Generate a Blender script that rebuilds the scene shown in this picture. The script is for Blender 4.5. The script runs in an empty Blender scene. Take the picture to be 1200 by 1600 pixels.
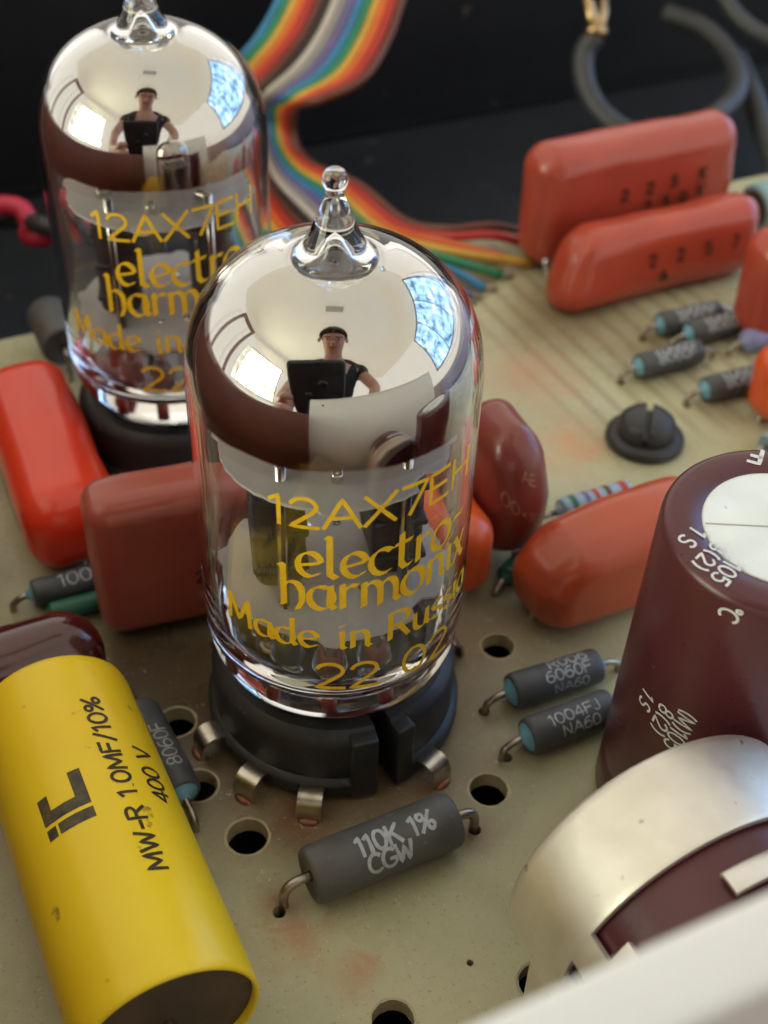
import bpy, bmesh, math, random
from mathutils import Vector, Matrix, noise
from mathutils.geometry import delaunay_2d_cdt
random.seed(7)
S = 0.001                      # everything below is written in millimetres
sc = bpy.context.scene
R = math.radians
PI = math.pi
C = sc.collection

# ------------------------------------------------------------------ camera
TH, RO = R(41.57), R(2.13)
F = Vector((0, math.cos(TH), -math.sin(TH)))
U0 = Vector((1, 0, 0)).cross(F)
RT = math.cos(RO)*Vector((1, 0, 0)) + math.sin(RO)*U0
UP = -math.sin(RO)*Vector((1, 0, 0)) + math.cos(RO)*U0
CAM = Vector((3.95, -75.86, 90.4))
cd = bpy.data.cameras.new('camera')
cam = bpy.data.objects.new('camera', cd); C.objects.link(cam)
m = Matrix((RT, UP, -F)).transposed().to_4x4(); m.translation = CAM*S
cam.matrix_world = m
cd.sensor_fit = 'VERTICAL'; cd.sensor_height = 36; cd.sensor_width = 27; cd.lens = 45
cd.clip_start = 0.001; cd.clip_end = 50
cd.dof.use_dof = True; cd.dof.focus_distance = 0.0945; cd.dof.aperture_fstop = 41
sc.camera = cam

# ------------------------------------------------------------------ world and exposure
w = bpy.data.worlds.new('World'); sc.world = w; w.use_nodes = True
bg = w.node_tree.nodes['Background']
bg.inputs[0].default_value = (1.0, 0.955, 0.87, 1); bg.inputs[1].default_value = 0.74
sc.view_settings.view_transform = 'Standard'; sc.view_settings.look = 'None'
sc.view_settings.exposure = 0.72; sc.view_settings.gamma = 1
sc.view_settings.use_curve_mapping = False
cy = sc.cycles
cy.use_denoising = True
try: cy.denoiser = 'OPENIMAGEDENOISE'
except Exception: pass
cy.max_bounces = 24; cy.transmission_bounces = 22; cy.glossy_bounces = 10; cy.diffuse_bounces = 4
cy.transparent_max_bounces = 16
cy.caustics_reflective = True; cy.caustics_refractive = True; cy.blur_glossy = 0.4
cy.sample_clamp_indirect = 25.0

# ------------------------------------------------------------------ materials
def nt(name):
    mt = bpy.data.materials.new(name); mt.use_nodes = True
    return mt, mt.node_tree.nodes, mt.node_tree.links, mt.node_tree.nodes['Principled BSDF']
def rgb(c): return (c[0], c[1], c[2], 1)
def mat(name, col, rough=0.4, metal=0.0, col2=None, nscale=250, namt=0.5, bump=0.0, bscale=1500,
        coat=0.0, speck=None, sscale=900, samt=0.62, spec=0.5, rvar=0.0, sub=0.0, detail=5):
    mt, n, l, b = nt(name)
    b.inputs['Roughness'].default_value = rough; b.inputs['Metallic'].default_value = metal
    b.inputs['Specular IOR Level'].default_value = spec
    if coat: b.inputs['Coat Weight'].default_value = coat; b.inputs['Coat Roughness'].default_value = 0.08
    if sub:
        b.inputs['Subsurface Weight'].default_value = sub
        b.inputs['Subsurface Radius'].default_value = (0.002, 0.0008, 0.0004)
    tc = n.new('ShaderNodeTexCoord')
    if col2 is None: col2 = tuple(x*0.8 for x in col)
    nz = n.new('ShaderNodeTexNoise'); nz.inputs['Scale'].default_value = nscale; nz.inputs['Detail'].default_value = detail
    l.new(tc.outputs['Object'], nz.inputs['Vector'])
    mr = n.new('ShaderNodeMapRange'); mr.inputs[1].default_value = 0.5-namt*0.4; mr.inputs[2].default_value = 0.5+namt*0.4
    l.new(nz.outputs['Fac'], mr.inputs[0])
    mx = n.new('ShaderNodeMix'); mx.data_type = 'RGBA'
    mx.inputs[6].default_value = rgb(col); mx.inputs[7].default_value = rgb(col2)
    l.new(mr.outputs[0], mx.inputs[0])
    out = mx.outputs[2]
    if speck is not None:
        n2 = n.new('ShaderNodeTexNoise'); n2.inputs['Scale'].default_value = sscale; n2.inputs['Detail'].default_value = 3
        l.new(tc.outputs['Object'], n2.inputs['Vector'])
        r2 = n.new('ShaderNodeMapRange'); r2.inputs[1].default_value = samt; r2.inputs[2].default_value = samt+0.06
        l.new(n2.outputs['Fac'], r2.inputs[0])
        m2 = n.new('ShaderNodeMix'); m2.data_type = 'RGBA'; m2.inputs[7].default_value = rgb(speck)
        l.new(r2.outputs[0], m2.inputs[0]); l.new(out, m2.inputs[6]); out = m2.outputs[2]
    l.new(out, b.inputs['Base Color'])
    if rvar:
        r3 = n.new('ShaderNodeMapRange'); r3.inputs[3].default_value = max(0.02, rough-rvar); r3.inputs[4].default_value = rough+rvar
        n3 = n.new('ShaderNodeTexNoise'); n3.inputs['Scale'].default_value = nscale*2.3; n3.inputs['Detail'].default_value = 6
        l.new(tc.outputs['Object'], n3.inputs['Vector']); l.new(n3.outputs['Fac'], r3.inputs[0]); l.new(r3.outputs[0], b.inputs['Roughness'])
    if bump:
        n4 = n.new('ShaderNodeTexNoise'); n4.inputs['Scale'].default_value = bscale; n4.inputs['Detail'].default_value = 4
        l.new(tc.outputs['Object'], n4.inputs['Vector'])
        bp = n.new('ShaderNodeBump'); bp.inputs['Strength'].default_value = bump; bp.inputs['Distance'].default_value = 0.0001
        l.new(n4.outputs['Fac'], bp.inputs['Height']); l.new(bp.outputs[0], b.inputs['Normal'])
    return mt
def glass(name, col=(1, 1, 1), rough=0.0, ior=1.47):
    mt, n, l, b = nt(name)
    b.inputs['Base Color'].default_value = rgb(col); b.inputs['Roughness'].default_value = rough
    b.inputs['Transmission Weight'].default_value = 1; b.inputs['IOR'].default_value = ior
    return mt
def emit(name, strength, cols, scale=3.0):
    mt, n, l, b = nt(name); n.remove(b)
    e = n.new('ShaderNodeEmission'); e.inputs[1].default_value = strength
    tc = n.new('ShaderNodeTexCoord'); nz = n.new('ShaderNodeTexNoise')
    nz.inputs['Scale'].default_value = scale; nz.inputs['Detail'].default_value = 6; nz.inputs['Roughness'].default_value = 0.65
    l.new(tc.outputs['Object'], nz.inputs['Vector'])
    rp = n.new('ShaderNodeValToRGB'); el = rp.color_ramp.elements
    while len(el) < len(cols): el.new(0.5)
    for k, (p, cc) in enumerate(cols): el[k].position = p; el[k].color = rgb(cc)
    l.new(nz.outputs['Fac'], rp.inputs[0]); l.new(rp.outputs[0], e.inputs[0])
    l.new(e.outputs[0], n['Material Output'].inputs[0])
    return mt

M = {}
M['glass'] = glass('bulb_glass', (0.985, 0.985, 0.98))
M['bead'] = glass('bead_glass', (0.97, 0.96, 0.94), 0.03)
M['bead'].node_tree.nodes['Principled BSDF'].inputs['Transmission Weight'].default_value = 0.88
M['plate'] = mat('anode_grey', (0.060, 0.055, 0.060), 0.5, 0.0, (0.038, 0.034, 0.037), 300, bump=0.1)
M['mica'] = mat('mica', (0.97, 0.93, 0.91), 0.45, 0, (0.86, 0.80, 0.78), 260, 0.6, bump=0.15, spec=0.5)
_m = M['mica'].node_tree; _b = _m.nodes['Principled BSDF']
_tl = _m.nodes.new('ShaderNodeBsdfTranslucent'); _tl.inputs[0].default_value = (0.9, 0.84, 0.8, 1); _mx = _m.nodes.new('ShaderNodeMixShader'); _mx.inputs[0].default_value = 0.28
_m.links.new(_b.outputs[0], _mx.inputs[1]); _m.links.new(_tl.outputs[0], _mx.inputs[2]); _m.links.new(_mx.outputs[0], _m.nodes['Material Output'].inputs[0])
M['nickel'] = mat('nickel', (0.75, 0.73, 0.70), 0.25, 1.0, (0.6, 0.58, 0.55), 400)
M['pin'] = mat('pin_alloy', (0.62, 0.30, 0.22), 0.35, 1.0, (0.5, 0.2, 0.15), 500)
M['dumet'] = mat('red_dumet', (0.42, 0.05, 0.03), 0.35, 0.3, (0.30, 0.03, 0.02), 500)
M['ink_y'] = mat('yellow_print', (0.92, 0.60, 0.02), 0.45, 0, (0.80, 0.46, 0.012), 900, 0.5)
M['bakelite'] = mat('black_bakelite', (0.024, 0.024, 0.026), 0.48, 0, (0.012, 0.012, 0.013), 350, speck=(0.10, 0.09, 0.075), sscale=1900, samt=0.67, bump=0.25, bscale=2500, rvar=0.12)
M['tab'] = mat('tinned_tab', (0.66, 0.62, 0.55), 0.32, 1.0, (0.42, 0.37, 0.30), 700, 0.6, bump=0.2)
M['solder'] = mat('rusty_solder', (0.26, 0.10, 0.05), 0.35, 0.5, (0.10, 0.04, 0.02), 1200, 0.6)
M['yellow'] = mat('yellow_sleeve', (0.94, 0.69, 0.022), 0.33, 0, (0.90, 0.61, 0.016), 130, 0.8, speck=(0.42, 0.27, 0.04), sscale=520, samt=0.70, bump=0.08, bscale=400, rvar=0.1, spec=0.4)
M['brown_end'] = mat('brown_epoxy', (0.085, 0.045, 0.026), 0.5, 0, (0.05, 0.025, 0.016), 300, bump=0.2)
M['ink_k'] = mat('black_print', (0.025, 0.015, 0.008), 0.5, 0, (0.06, 0.04, 0.02), 1500, 0.6)
M['ink_logo'] = mat('worn_black_print', (0.03, 0.022, 0.012), 0.5, 0, (0.11, 0.085, 0.03), 1100, 0.5, bump=0.3)
M['ink_w'] = mat('white_print', (0.74, 0.75, 0.76), 0.5, 0, (0.6, 0.6, 0.62), 1500)
M['ink_s'] = mat('silver_print', (0.55, 0.59, 0.62), 0.5, 0, (0.30, 0.33, 0.35), 1600, 0.7)
M['ink_g'] = mat('scratched_gold_print', (0.55, 0.26, 0.16), 0.5, 0, (0.33, 0.10, 0.07), 1600, 0.8)
M['ink_d'] = mat('faint_dark_print', (0.07, 0.02, 0.015), 0.5)
M['res'] = mat('grey_resistor', (0.085, 0.09, 0.098), 0.45, 0, (0.055, 0.058, 0.064), 500, bump=0.35, bscale=2200, speck=(0.16, 0.15, 0.14), sscale=1500, samt=0.70, rvar=0.1)
M['res2'] = mat('grey_flameproof_resistor', (0.115, 0.112, 0.105), 0.5, 0, (0.075, 0.073, 0.07), 380, bump=0.4, bscale=1800, speck=(0.17, 0.15, 0.12), sscale=1400, samt=0.68)
M['resend'] = mat('pale_blue_epoxy', (0.20, 0.42, 0.55), 0.4, 0, (0.12, 0.30, 0.40), 700, bump=0.3)
M['lead'] = mat('tinned_lead', (0.50, 0.46, 0.40), 0.35, 1.0, (0.26, 0.22, 0.17), 900, 0.6, bump=0.2)
M['shiny'] = mat('bright_lead', (0.8, 0.78, 0.74), 0.18, 1.0, (0.6, 0.57, 0.5), 900)
M['purple'] = mat('maroon_sleeve', (0.095, 0.022, 0.028), 0.30, 0, (0.075, 0.017, 0.022), 200, speck=(0.30, 0.16, 0.15), sscale=900, samt=0.745, bump=0.3, bscale=120, spec=0.5, rvar=0.08)
M['disc'] = mat('white_vent_disc', (0.84, 0.88, 0.87), 0.5, 0, (0.70, 0.74, 0.73), 260, 0.7, speck=(0.28, 0.30, 0.31), sscale=800, samt=0.69, bump=0.1)
M['clamp'] = mat('satin_steel', (0.88, 0.85, 0.78), 0.50, 0.92, (0.76, 0.72, 0.64), 260, 0.5, speck=(0.34, 0.26, 0.17), sscale=620, samt=0.70, bump=0.3, bscale=700, rvar=0.12)
M['cream'] = mat('cream_paint', (0.93, 0.93, 0.89), 0.4, 0, (0.87, 0.86, 0.80), 60, bump=0.05)
M['black'] = mat('black_crackle', (0.009, 0.0105, 0.014), 0.55, 0, (0.005, 0.006, 0.008), 180, 0.8, spec=0.3, speck=(0.06, 0.055, 0.05), sscale=260, samt=0.70, bump=0.4, bscale=1400)
M['floor'] = mat('dark_grey_crackle', (0.024, 0.027, 0.033), 0.55, 0, (0.016, 0.018, 0.022), 180, 0.8, spec=0.3, speck=(0.09, 0.085, 0.075), sscale=260, samt=0.69, bump=0.4, bscale=1400)
M['screw'] = mat('black_nylon', (0.030, 0.030, 0.032), 0.42, 0, (0.018, 0.018, 0.019), 400, speck=(0.16, 0.13, 0.10), sscale=800, samt=0.68, bump=0.3)
M['brass'] = mat('tarnished_brass', (0.60, 0.42, 0.22), 0.3, 1.0, (0.42, 0.27, 0.13), 300)
M['cablek'] = mat('black_cable', (0.05, 0.052, 0.06), 0.5, 0, (0.035, 0.036, 0.042), 150)
M['green'] = mat('green_component', (0.02, 0.15, 0.085), 0.35, 0, (0.014, 0.10, 0.06), 400)
M['pblue'] = mat('pale_blue_body', (0.33, 0.47, 0.60), 0.35, 0, (0.27, 0.40, 0.52), 400)
M['sky'] = mat('light_blue_coating', (0.30, 0.52, 0.60), 0.35, 0, (0.24, 0.44, 0.52), 150)
M['lav'] = mat('lavender_coating', (0.28, 0.30, 0.55), 0.4)
M['wood'] = mat('brown_wood', (0.17, 0.060, 0.035), 0.45, 0, (0.11, 0.036, 0.02), 5, 0.7)
M['wood2'] = mat('red_brown_wood', (0.26, 0.085, 0.045), 0.4, 0, (0.16, 0.048, 0.026), 60, 0.8)
M['skin'] = mat('skin', (0.52, 0.28, 0.20), 0.5, 0, (0.46, 0.23, 0.16), 30)
M['lip'] = mat('lips', (0.32, 0.12, 0.10), 0.5)
M['hair'] = mat('brown_hair', (0.07, 0.04, 0.025), 0.6, 0, (0.04, 0.022, 0.014), 80)
M['shirt'] = mat('black_shirt', (0.014, 0.014, 0.016), 0.8)
M['phone'] = mat('black_phone_case', (0.010, 0.010, 0.012), 0.35, 0, (0.02, 0.02, 0.022), 60)
M['lens'] = mat('lens_glass', (0.01, 0.012, 0.018), 0.05)
M['ceil'] = mat('ceiling_paint', (0.86, 0.81, 0.72), 0.7, 0, (0.82, 0.77, 0.68), 2)
M['vent'] = mat('grey_vent', (0.42, 0.40, 0.36), 0.5)
M['winframe'] = mat('dark_window_frame', (0.10, 0.08, 0.07), 0.5)
for nm, col in dict(brown=(0.16, 0.045, 0.025), red=(0.52, 0.035, 0.03), orange=(0.75, 0.14, 0.03), yel=(0.72, 0.40, 0.06), grn=(0.03, 0.26, 0.12), blu=(0.05, 0.24, 0.46), vio=(0.17, 0.13, 0.33), gry=(0.30, 0.28, 0.29), wht=(0.62, 0.55, 0.50), blk=(0.03, 0.022, 0.022), pinkred=(0.62, 0.03, 0.07)).items():
    M['w_'+nm] = mat('wire_'+nm, col, 0.4)
def redmat(name, col, k=0.72, rough=0.32, coat=0.3):
    return mat(name, col, rough, 0, tuple(x*k for x in col), 140, 0.8, bump=0.35, bscale=330, coat=coat, rvar=0.1, speck=tuple(min(1, x*1.5+0.06) for x in col), sscale=1200, samt=0.735)
M['c_back'] = redmat('red_epoxy', (0.50, 0.075, 0.042))
M['c_back2'] = redmat('red_orange_epoxy', (0.55, 0.075, 0.035))
M['c_bright'] = redmat('bright_red_epoxy', (0.86, 0.050, 0.012), 0.85)
M['c_brick'] = redmat('brick_red_epoxy', (0.42, 0.085, 0.055), 0.78)
M['c_dark'] = redmat('dark_maroon_epoxy', (0.085, 0.010, 0.008), 0.7, 0.14, 0.6)
M['c_russet'] = redmat('russet_epoxy', (0.25, 0.045, 0.032))
M['c_orange'] = redmat('orange_red_epoxy', (0.56, 0.085, 0.028))
M['c_vivid'] = redmat('vivid_orange_epoxy', (0.80, 0.11, 0.022))

# the silver getter film: a mirror that thins out to brown and then to nothing at its lower edge
def getter_mat():
    mt, n, l, b = nt('getter_film')
    b.inputs['Metallic'].default_value = 1; b.inputs['Roughness'].default_value = 0.035
    tc = n.new('ShaderNodeTexCoord'); sp = n.new('ShaderNodeSeparateXYZ'); l.new(tc.outputs['Object'], sp.inputs[0])
    nz = n.new('ShaderNodeTexNoise'); nz.inputs['Scale'].default_value = 160; nz.inputs['Detail'].default_value = 3
    l.new(tc.outputs['Object'], nz.inputs['Vector'])
    ad = n.new('ShaderNodeMath'); ad.operation = 'MULTIPLY_ADD'; ad.inputs[1].default_value = 0.0011
    l.new(nz.outputs['Fac'], ad.inputs[0]); l.new(sp.outputs['Z'], ad.inputs[2])
    a = n.new('ShaderNodeMapRange'); a.interpolation_type = 'SMOOTHSTEP'; a.inputs[1].default_value = 0.0360; a.inputs[2].default_value = 0.0363
    l.new(ad.outputs[0], a.inputs[0])
    cmix = n.new('ShaderNodeMix'); cmix.data_type = 'RGBA'
    cmix.inputs[6].default_value = (0.30, 0.18, 0.15, 1); cmix.inputs[7].default_value = (0.56, 0.545, 0.505, 1)
    r = n.new('ShaderNodeMapRange'); r.inputs[1].default_value = 0.0364; r.inputs[2].default_value = 0.0405
    l.new(ad.outputs[0], r.inputs[0]); l.new(r.outputs[0], cmix.inputs[0]); l.new(cmix.outputs[2], b.inputs['Base Color'])
    rr = n.new('ShaderNodeMapRange'); rr.inputs[1].default_value = 0.0364; rr.inputs[2].default_value = 0.0400; rr.inputs[3].default_value = 0.11; rr.inputs[4].default_value = 0.025
    l.new(ad.outputs[0], rr.inputs[0]); l.new(rr.outputs[0], b.inputs['Roughness'])
    tr = n.new('ShaderNodeBsdfTransparent'); tr.inputs[0].default_value = (0.95, 0.9, 0.87, 1)
    ms = n.new('ShaderNodeMixShader'); l.new(a.outputs[0], ms.inputs[0]); l.new(tr.outputs[0], ms.inputs[1]); l.new(b.outputs[0], ms.inputs[2])
    l.new(ms.outputs[0], n['Material Output'].inputs[0])
    return mt
M['getter'] = getter_mat()

YAW = R(26.5)
UX, UY = math.cos(YAW), math.sin(YAW)
def uv(x, y): return (x*UX + y*UY, -x*UY + y*UX)      # world to board axes
def xy(u, v): return (u*UX - v*UY, u*UY + v*UX)       # board axes to world

def board_mat():
    mt, n, l, b = nt('fibreglass_board')
    b.inputs['Roughness'].default_value = 0.38; b.inputs['Specular IOR Level'].default_value = 0.4
    tc = n.new('ShaderNodeTexCoord')
    def noise_(scale, detail=4, dist=0.0):
        z = n.new('ShaderNodeTexNoise'); z.inputs['Scale'].default_value = scale; z.inputs['Detail'].default_value = detail
        z.inputs['Distortion'].default_value = dist
        l.new(tc.outputs['Object'], z.inputs['Vector']); return z.outputs['Fac']
    def rng(f, a, c, lo=0.0, hi=1.0, smooth=True):
        z = n.new('ShaderNodeMapRange'); z.inputs[1].default_value = a; z.inputs[2].default_value = c
        z.inputs[3].default_value = lo; z.inputs[4].default_value = hi
        if smooth: z.interpolation_type = 'SMOOTHSTEP'
        l.new(f, z.inputs[0]); return z.outputs[0]
    def mixc(f, a, c):
        z = n.new('ShaderNodeMix'); z.data_type = 'RGBA'
        for k, q in ((6, a), (7, c)):
            if isinstance(q, tuple): z.inputs[k].default_value = rgb(q)
            else: l.new(q, z.inputs[k])
        l.new(f, z.inputs[0]); return z.outputs[2]
    def mul(a, c):
        z = n.new('ShaderNodeMath'); z.operation = 'MULTIPLY'
        for k, q in enumerate((a, c)):
            if isinstance(q, float): z.inputs[k].default_value = q
            else: l.new(q, z.inputs[k])
        return z.outputs[0]
    def spot(x, y, r0, r1, wob=3.5, ns=220):
        # a blotch: distance from (x, y) warped by noise
        sb = n.new('ShaderNodeVectorMath'); sb.operation = 'DISTANCE'; sb.inputs[1].default_value = (x*S, y*S, 0)
        l.new(tc.outputs['Object'], sb.inputs[0])
        ad = n.new('ShaderNodeMath'); ad.operation = 'MULTIPLY_ADD'; ad.inputs[1].default_value = wob*S
        l.new(noise_(ns, 6, 1.0), ad.inputs[0]); l.new(sb.outputs['Value'], ad.inputs[2])
        return rng(ad.outputs[0], r0*S, r1*S, 1, 0)
    col = mixc(rng(noise_(55, 5), 0.35, 0.65), (0.50, 0.48, 0.295), (0.43, 0.415, 0.25))
    col = mixc(rng(noise_(900, 3), 0.45, 0.75, 0, 0.35), col, (0.55, 0.50, 0.35))
    # copper runs on the underside, seen through the laminate
    mp = n.new('ShaderNodeMapping'); mp.vector_type = 'POINT'; mp.inputs['Rotation'].default_value = (0, 0, -YAW - R(2))
    l.new(tc.outputs['Object'], mp.inputs[0])
    sp = n.new('ShaderNodeSeparateXYZ'); l.new(mp.outputs[0], sp.inputs[0])
    wv = n.new('ShaderNodeTexWave'); wv.inputs['Scale'].default_value = 105; wv.inputs['Distortion'].default_value = 1.2; wv.inputs['Detail'].default_value = 2
    wv.inputs['Detail Scale'].default_value = 0.6
    l.new(mp.outputs[0], wv.inputs['Vector'])
    reg = mul(mul(rng(sp.outputs['X'], 0.040, 0.046), rng(sp.outputs['X'], 0.072, 0.080, 1, 0)), mul(rng(sp.outputs['Y'], 0.014, 0.022), rng(sp.outputs['Y'], 0.06, 0.075, 1, 0)))
    col = mixc(mul(mul(rng(wv.outputs['Fac'], 0.55, 0.85), reg), 0.42), col, (0.24, 0.165, 0.09))
    wv2 = n.new('ShaderNodeTexNoise'); wv2.inputs['Scale'].default_value = 38; wv2.inputs['Detail'].default_value = 2
    l.new(mp.outputs[0], wv2.inputs['Vector'])
    col = mixc(rng(wv2.outputs['Fac'], 0.56, 0.60, 0, 0.16), col, (0.22, 0.17, 0.09))
    # heat browning and flux stains
    for (x, y, r0, r1, k, c) in ((-1, -2, 9, 26, 0.80, (0.15, 0.095, 0.05)), (-11, -3, 2, 15, 0.85, (0.09, 0.06, 0.032)), (-17, 4, 3, 15, 0.8, (0.085, 0.06, 0.032)), (10, 8, 5, 17, 0.55, (0.19, 0.13, 0.075)), (-20, 37, 9, 24, 0.75, (0.14, 0.09, 0.05)),
                                 (-1.5, -24, 3, 8.5, 0.5, (0.48, 0.17, 0.08)), (3.6, -26.6, 3, 8, 0.5, (0.50, 0.19, 0.09)), (-3.2, -21, 0.5, 4.6, 0.8, (0.24, 0.09, 0.045)), (12.2, -13.6, 0.5, 5, 0.7, (0.20, 0.10, 0.05)), (-2, -13.5, 1, 6.5, 0.75, (0.16, 0.075, 0.035)), (8.8, -9.5, 1, 5, 0.7, (0.16, 0.075, 0.035)),
                                 (25, 39, 3, 12, 0.62, (0.62, 0.27, 0.14)), (21, 52, 4, 14, 0.45, (0.58, 0.26, 0.15)), (37, 57, 1, 11, 0.6, (0.19, 0.12, 0.065)), (44, 46, 0, 7, 0.5, (0.2, 0.13, 0.07)), (-22, 8, 3, 14, 0.6, (0.12, 0.08, 0.045)), (15.4, -5, 0, 5, 0.55, (0.17, 0.10, 0.055)),
                                 (26, 66, 2, 14, 0.6, (0.2, 0.135, 0.07)), (22, 9, 1, 9, 0.4, (0.2, 0.13, 0.07))):
        col = mixc(mul(spot(x, y, r0, r1, *((9.0, 330) if c[0] > 0.4 else (3.5, 220))), min(0.95, k*1.2)), col, c)
    col = mixc(rng(noise_(2600, 2), 0.62, 0.72, 0, 0.4), col, (0.16, 0.12, 0.07))
    col = mixc(rng(noise_(1700, 3, 2.0), 0.66, 0.72, 0, 0.5), col, (0.68, 0.64, 0.52))
    l.new(col, b.inputs['Base Color'])
    l.new(rng(noise_(140, 6), 0.3, 0.7, 0.20, 0.42), b.inputs['Roughness'])
    bp = n.new('ShaderNodeBump'); bp.inputs['Strength'].default_value = 0.12; bp.inputs['Distance'].default_value = 0.0002
    l.new(noise_(700, 5), bp.inputs['Height']); l.new(bp.outputs[0], b.inputs['Normal'])
    return mt
M['board'] = board_mat()
M['hole'] = mat('cut_laminate', (0.50, 0.43, 0.27), 0.5, 0, (0.40, 0.33, 0.19), 600, bump=0.3)

# ------------------------------------------------------------------ object helpers
def tag(o, label=None, cat=None, group=None, kind=None):
    if label: o['label'] = label
    if cat: o['category'] = cat
    if group: o['group'] = group
    if kind: o['kind'] = kind
    return o
def thing(name, label, cat, loc=(0, 0, 0), rot=(0, 0, 0), group=None):
    o = bpy.data.objects.new(name, None); C.objects.link(o)
    o.empty_display_size = 0.002
    o.location = Vector(loc)*S; o.rotation_euler = rot
    return tag(o, label, cat, group)
class MB:
    def __init__(s): s.v = []; s.f = []; s.mi = []
    def add(s, vs, fs, mi=0):
        o = len(s.v); s.v += [Vector(q) for q in vs]; s.f += [tuple(i+o for i in q) for q in fs]; s.mi += [mi]*len(fs)
    def box(s, x0, x1, y0, y1, z0, z1, mi=0):
        s.add([(x, y, z) for z in (z0, z1) for y in (y0, y1) for x in (x0, x1)],
              [(0, 2, 3, 1), (4, 5, 7, 6), (0, 1, 5, 4), (2, 6, 7, 3), (0, 4, 6, 2), (1, 3, 7, 5)], mi)
    def lathe(s, prof, seg=48, closed=False, a0=0.0, a1=2*PI, mi=0):
        full = abs(a1-a0-2*PI) < 1e-6
        na = seg if full else seg+1
        vs = []; idx = []
        for (r, z) in prof:
            if r < 1e-6 and full:
                idx.append([len(vs)]*na); vs.append((0, 0, z))
            else:
                idx.append(list(range(len(vs), len(vs)+na)))
                for k in range(na):
                    a = a0+(a1-a0)*k/seg; vs.append((r*math.cos(a), r*math.sin(a), z))
        fs = []; P = len(prof)
        for i in range(P if closed else P-1):
            A, B = idx[i], idx[(i+1) % P]
            for k in range(seg):
                k2 = (k+1) % na
                q = []
                for t in (A[k], A[k2], B[k2], B[k]):
                    if t not in q: q.append(t)
                if len(q) > 2: fs.append(tuple(q))
        if closed and not full:
            fs.append(tuple(idx[i][0] for i in range(P))); fs.append(tuple(idx[i][-1] for i in reversed(range(P))))
        s.add(vs, fs, mi)
    def tube(s, pts, r, seg=8, cap=True, mi=0):
        pts = [Vector(p) for p in pts]; n = len(pts)
        rr = r if isinstance(r, (list, tuple)) else [r]*n
        T = []
        for i in range(n):
            t = (pts[min(i+1, n-1)]-pts[max(i-1, 0)]); T.append(t.normalized() if t.length > 1e-9 else Vector((0, 0, 1)))
        N = T[0].orthogonal().normalized(); vs = []
        for i in range(n):
            N = (N - T[i]*N.dot(T[i])); N = N.normalized() if N.length > 1e-6 else T[i].orthogonal().normalized()
            B = T[i].cross(N)
            for k in range(seg):
                a = 2*PI*k/seg; vs.append(pts[i]+rr[i]*(math.cos(a)*N+math.sin(a)*B))
        fs = [(i*seg+k, i*seg+(k+1) % seg, (i+1)*seg+(k+1) % seg, (i+1)*seg+k) for i in range(n-1) for k in range(seg)]
        if cap:
            fs.append(tuple(reversed(range(seg)))); fs.append(tuple((n-1)*seg+k for k in range(seg)))
        s.add(vs, fs, mi)
    def strip(s, pts, wid, thk):
        # a bent flat strip: pts in (x, z), width along y
        n = len(pts); P = [Vector((p[0], 0, p[1])) for p in pts]; vs = []
        for i in range(n):
            t = (P[min(i+1, n-1)]-P[max(i-1, 0)]).normalized(); nn = Vector((-t.z, 0, t.x))
            for sy in (-1, 1):
                for sn in (0, 1): vs.append(P[i]+nn*thk*sn+Vector((0, sy*wid/2, 0)))
        fs = []
        for i in range(n-1):
            a = i*4; b_ = a+4
            fs += [(a, b_, b_+2, a+2), (a+1, a+3, b_+3, b_+1), (a, a+1, b_+1, b_), (a+2, b_+2, b_+3, a+3)]
        fs += [(0, 2, 3, 1), ((n-1)*4, (n-1)*4+1, (n-1)*4+3, (n-1)*4+2)]
        s.add(vs, fs)
    def rbox(s, L, T, H, r, cseg=5, mseg=5, z0=0.0, deform=None, nz=0.0, nf=0.2, seed=0.0, rz=None):
        h = (L/2, T/2, H/2)
        def ticks(hh):
            rr = min(r, hh*0.999); out = []
            for k in range(cseg): out.append(-hh+rr*(1-math.cos(PI/2*k/cseg)) if False else -hh+rr*k/cseg)
            for k in range(mseg+1): out.append(-(hh-rr)+2*(hh-rr)*k/mseg)
            for k in range(1, cseg+1): out.append(hh-rr+rr*k/cseg)
            return out
        tk = [ticks(q) for q in h]; D = {}; vs = []; fs = []
        def vert(p):
            key = tuple(round(q, 5) for q in p)
            if key in D: return D[key]
            core = [max(-(h[i]-min(r, h[i]*0.999)), min(h[i]-min(r, h[i]*0.999), p[i])) for i in range(3)]
            d = Vector([p[i]-core[i] for i in range(3)])
            rv = Vector([min(r, h[i]*0.999) for i in range(3)])
            if d.length > 1e-9:
                dn = Vector([d[i]/rv[i] for i in range(3)]).normalized()
                q = Vector([core[i]+dn[i]*rv[i] for i in range(3)])
            else: q = Vector(p)
            if deform: q = deform(q, h)
            if nz:
                qn = Vector((q.x*nf+seed, q.y*nf, q.z*nf)); q = q + Vector((noise.noise(qn), noise.noise(qn+Vector((9, 3, 1))), noise.noise(qn+Vector((2, 7, 5)))))*nz
            D[key] = len(vs); vs.append(q+Vector((0, 0, z0+H/2))); return D[key]
        for ax in range(3):
            b_, c_ = (ax+1) % 3, (ax+2) % 3
            for sg in (-1, 1):
                tb, tc_ = tk[b_], tk[c_]
                for i in range(len(tb)-1):
                    for j in range(len(tc_)-1):
                        q = []
                        for (bi, cj) in ((i, j), (i+1, j), (i+1, j+1), (i, j+1)):
                            p = [0, 0, 0]; p[ax] = sg*h[ax]; p[b_] = tb[bi]; p[c_] = tc_[cj]; q.append(vert(p))
                        if sg < 0: q.reverse()
                        fs.append(tuple(q))
        s.add(vs, fs)
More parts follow.
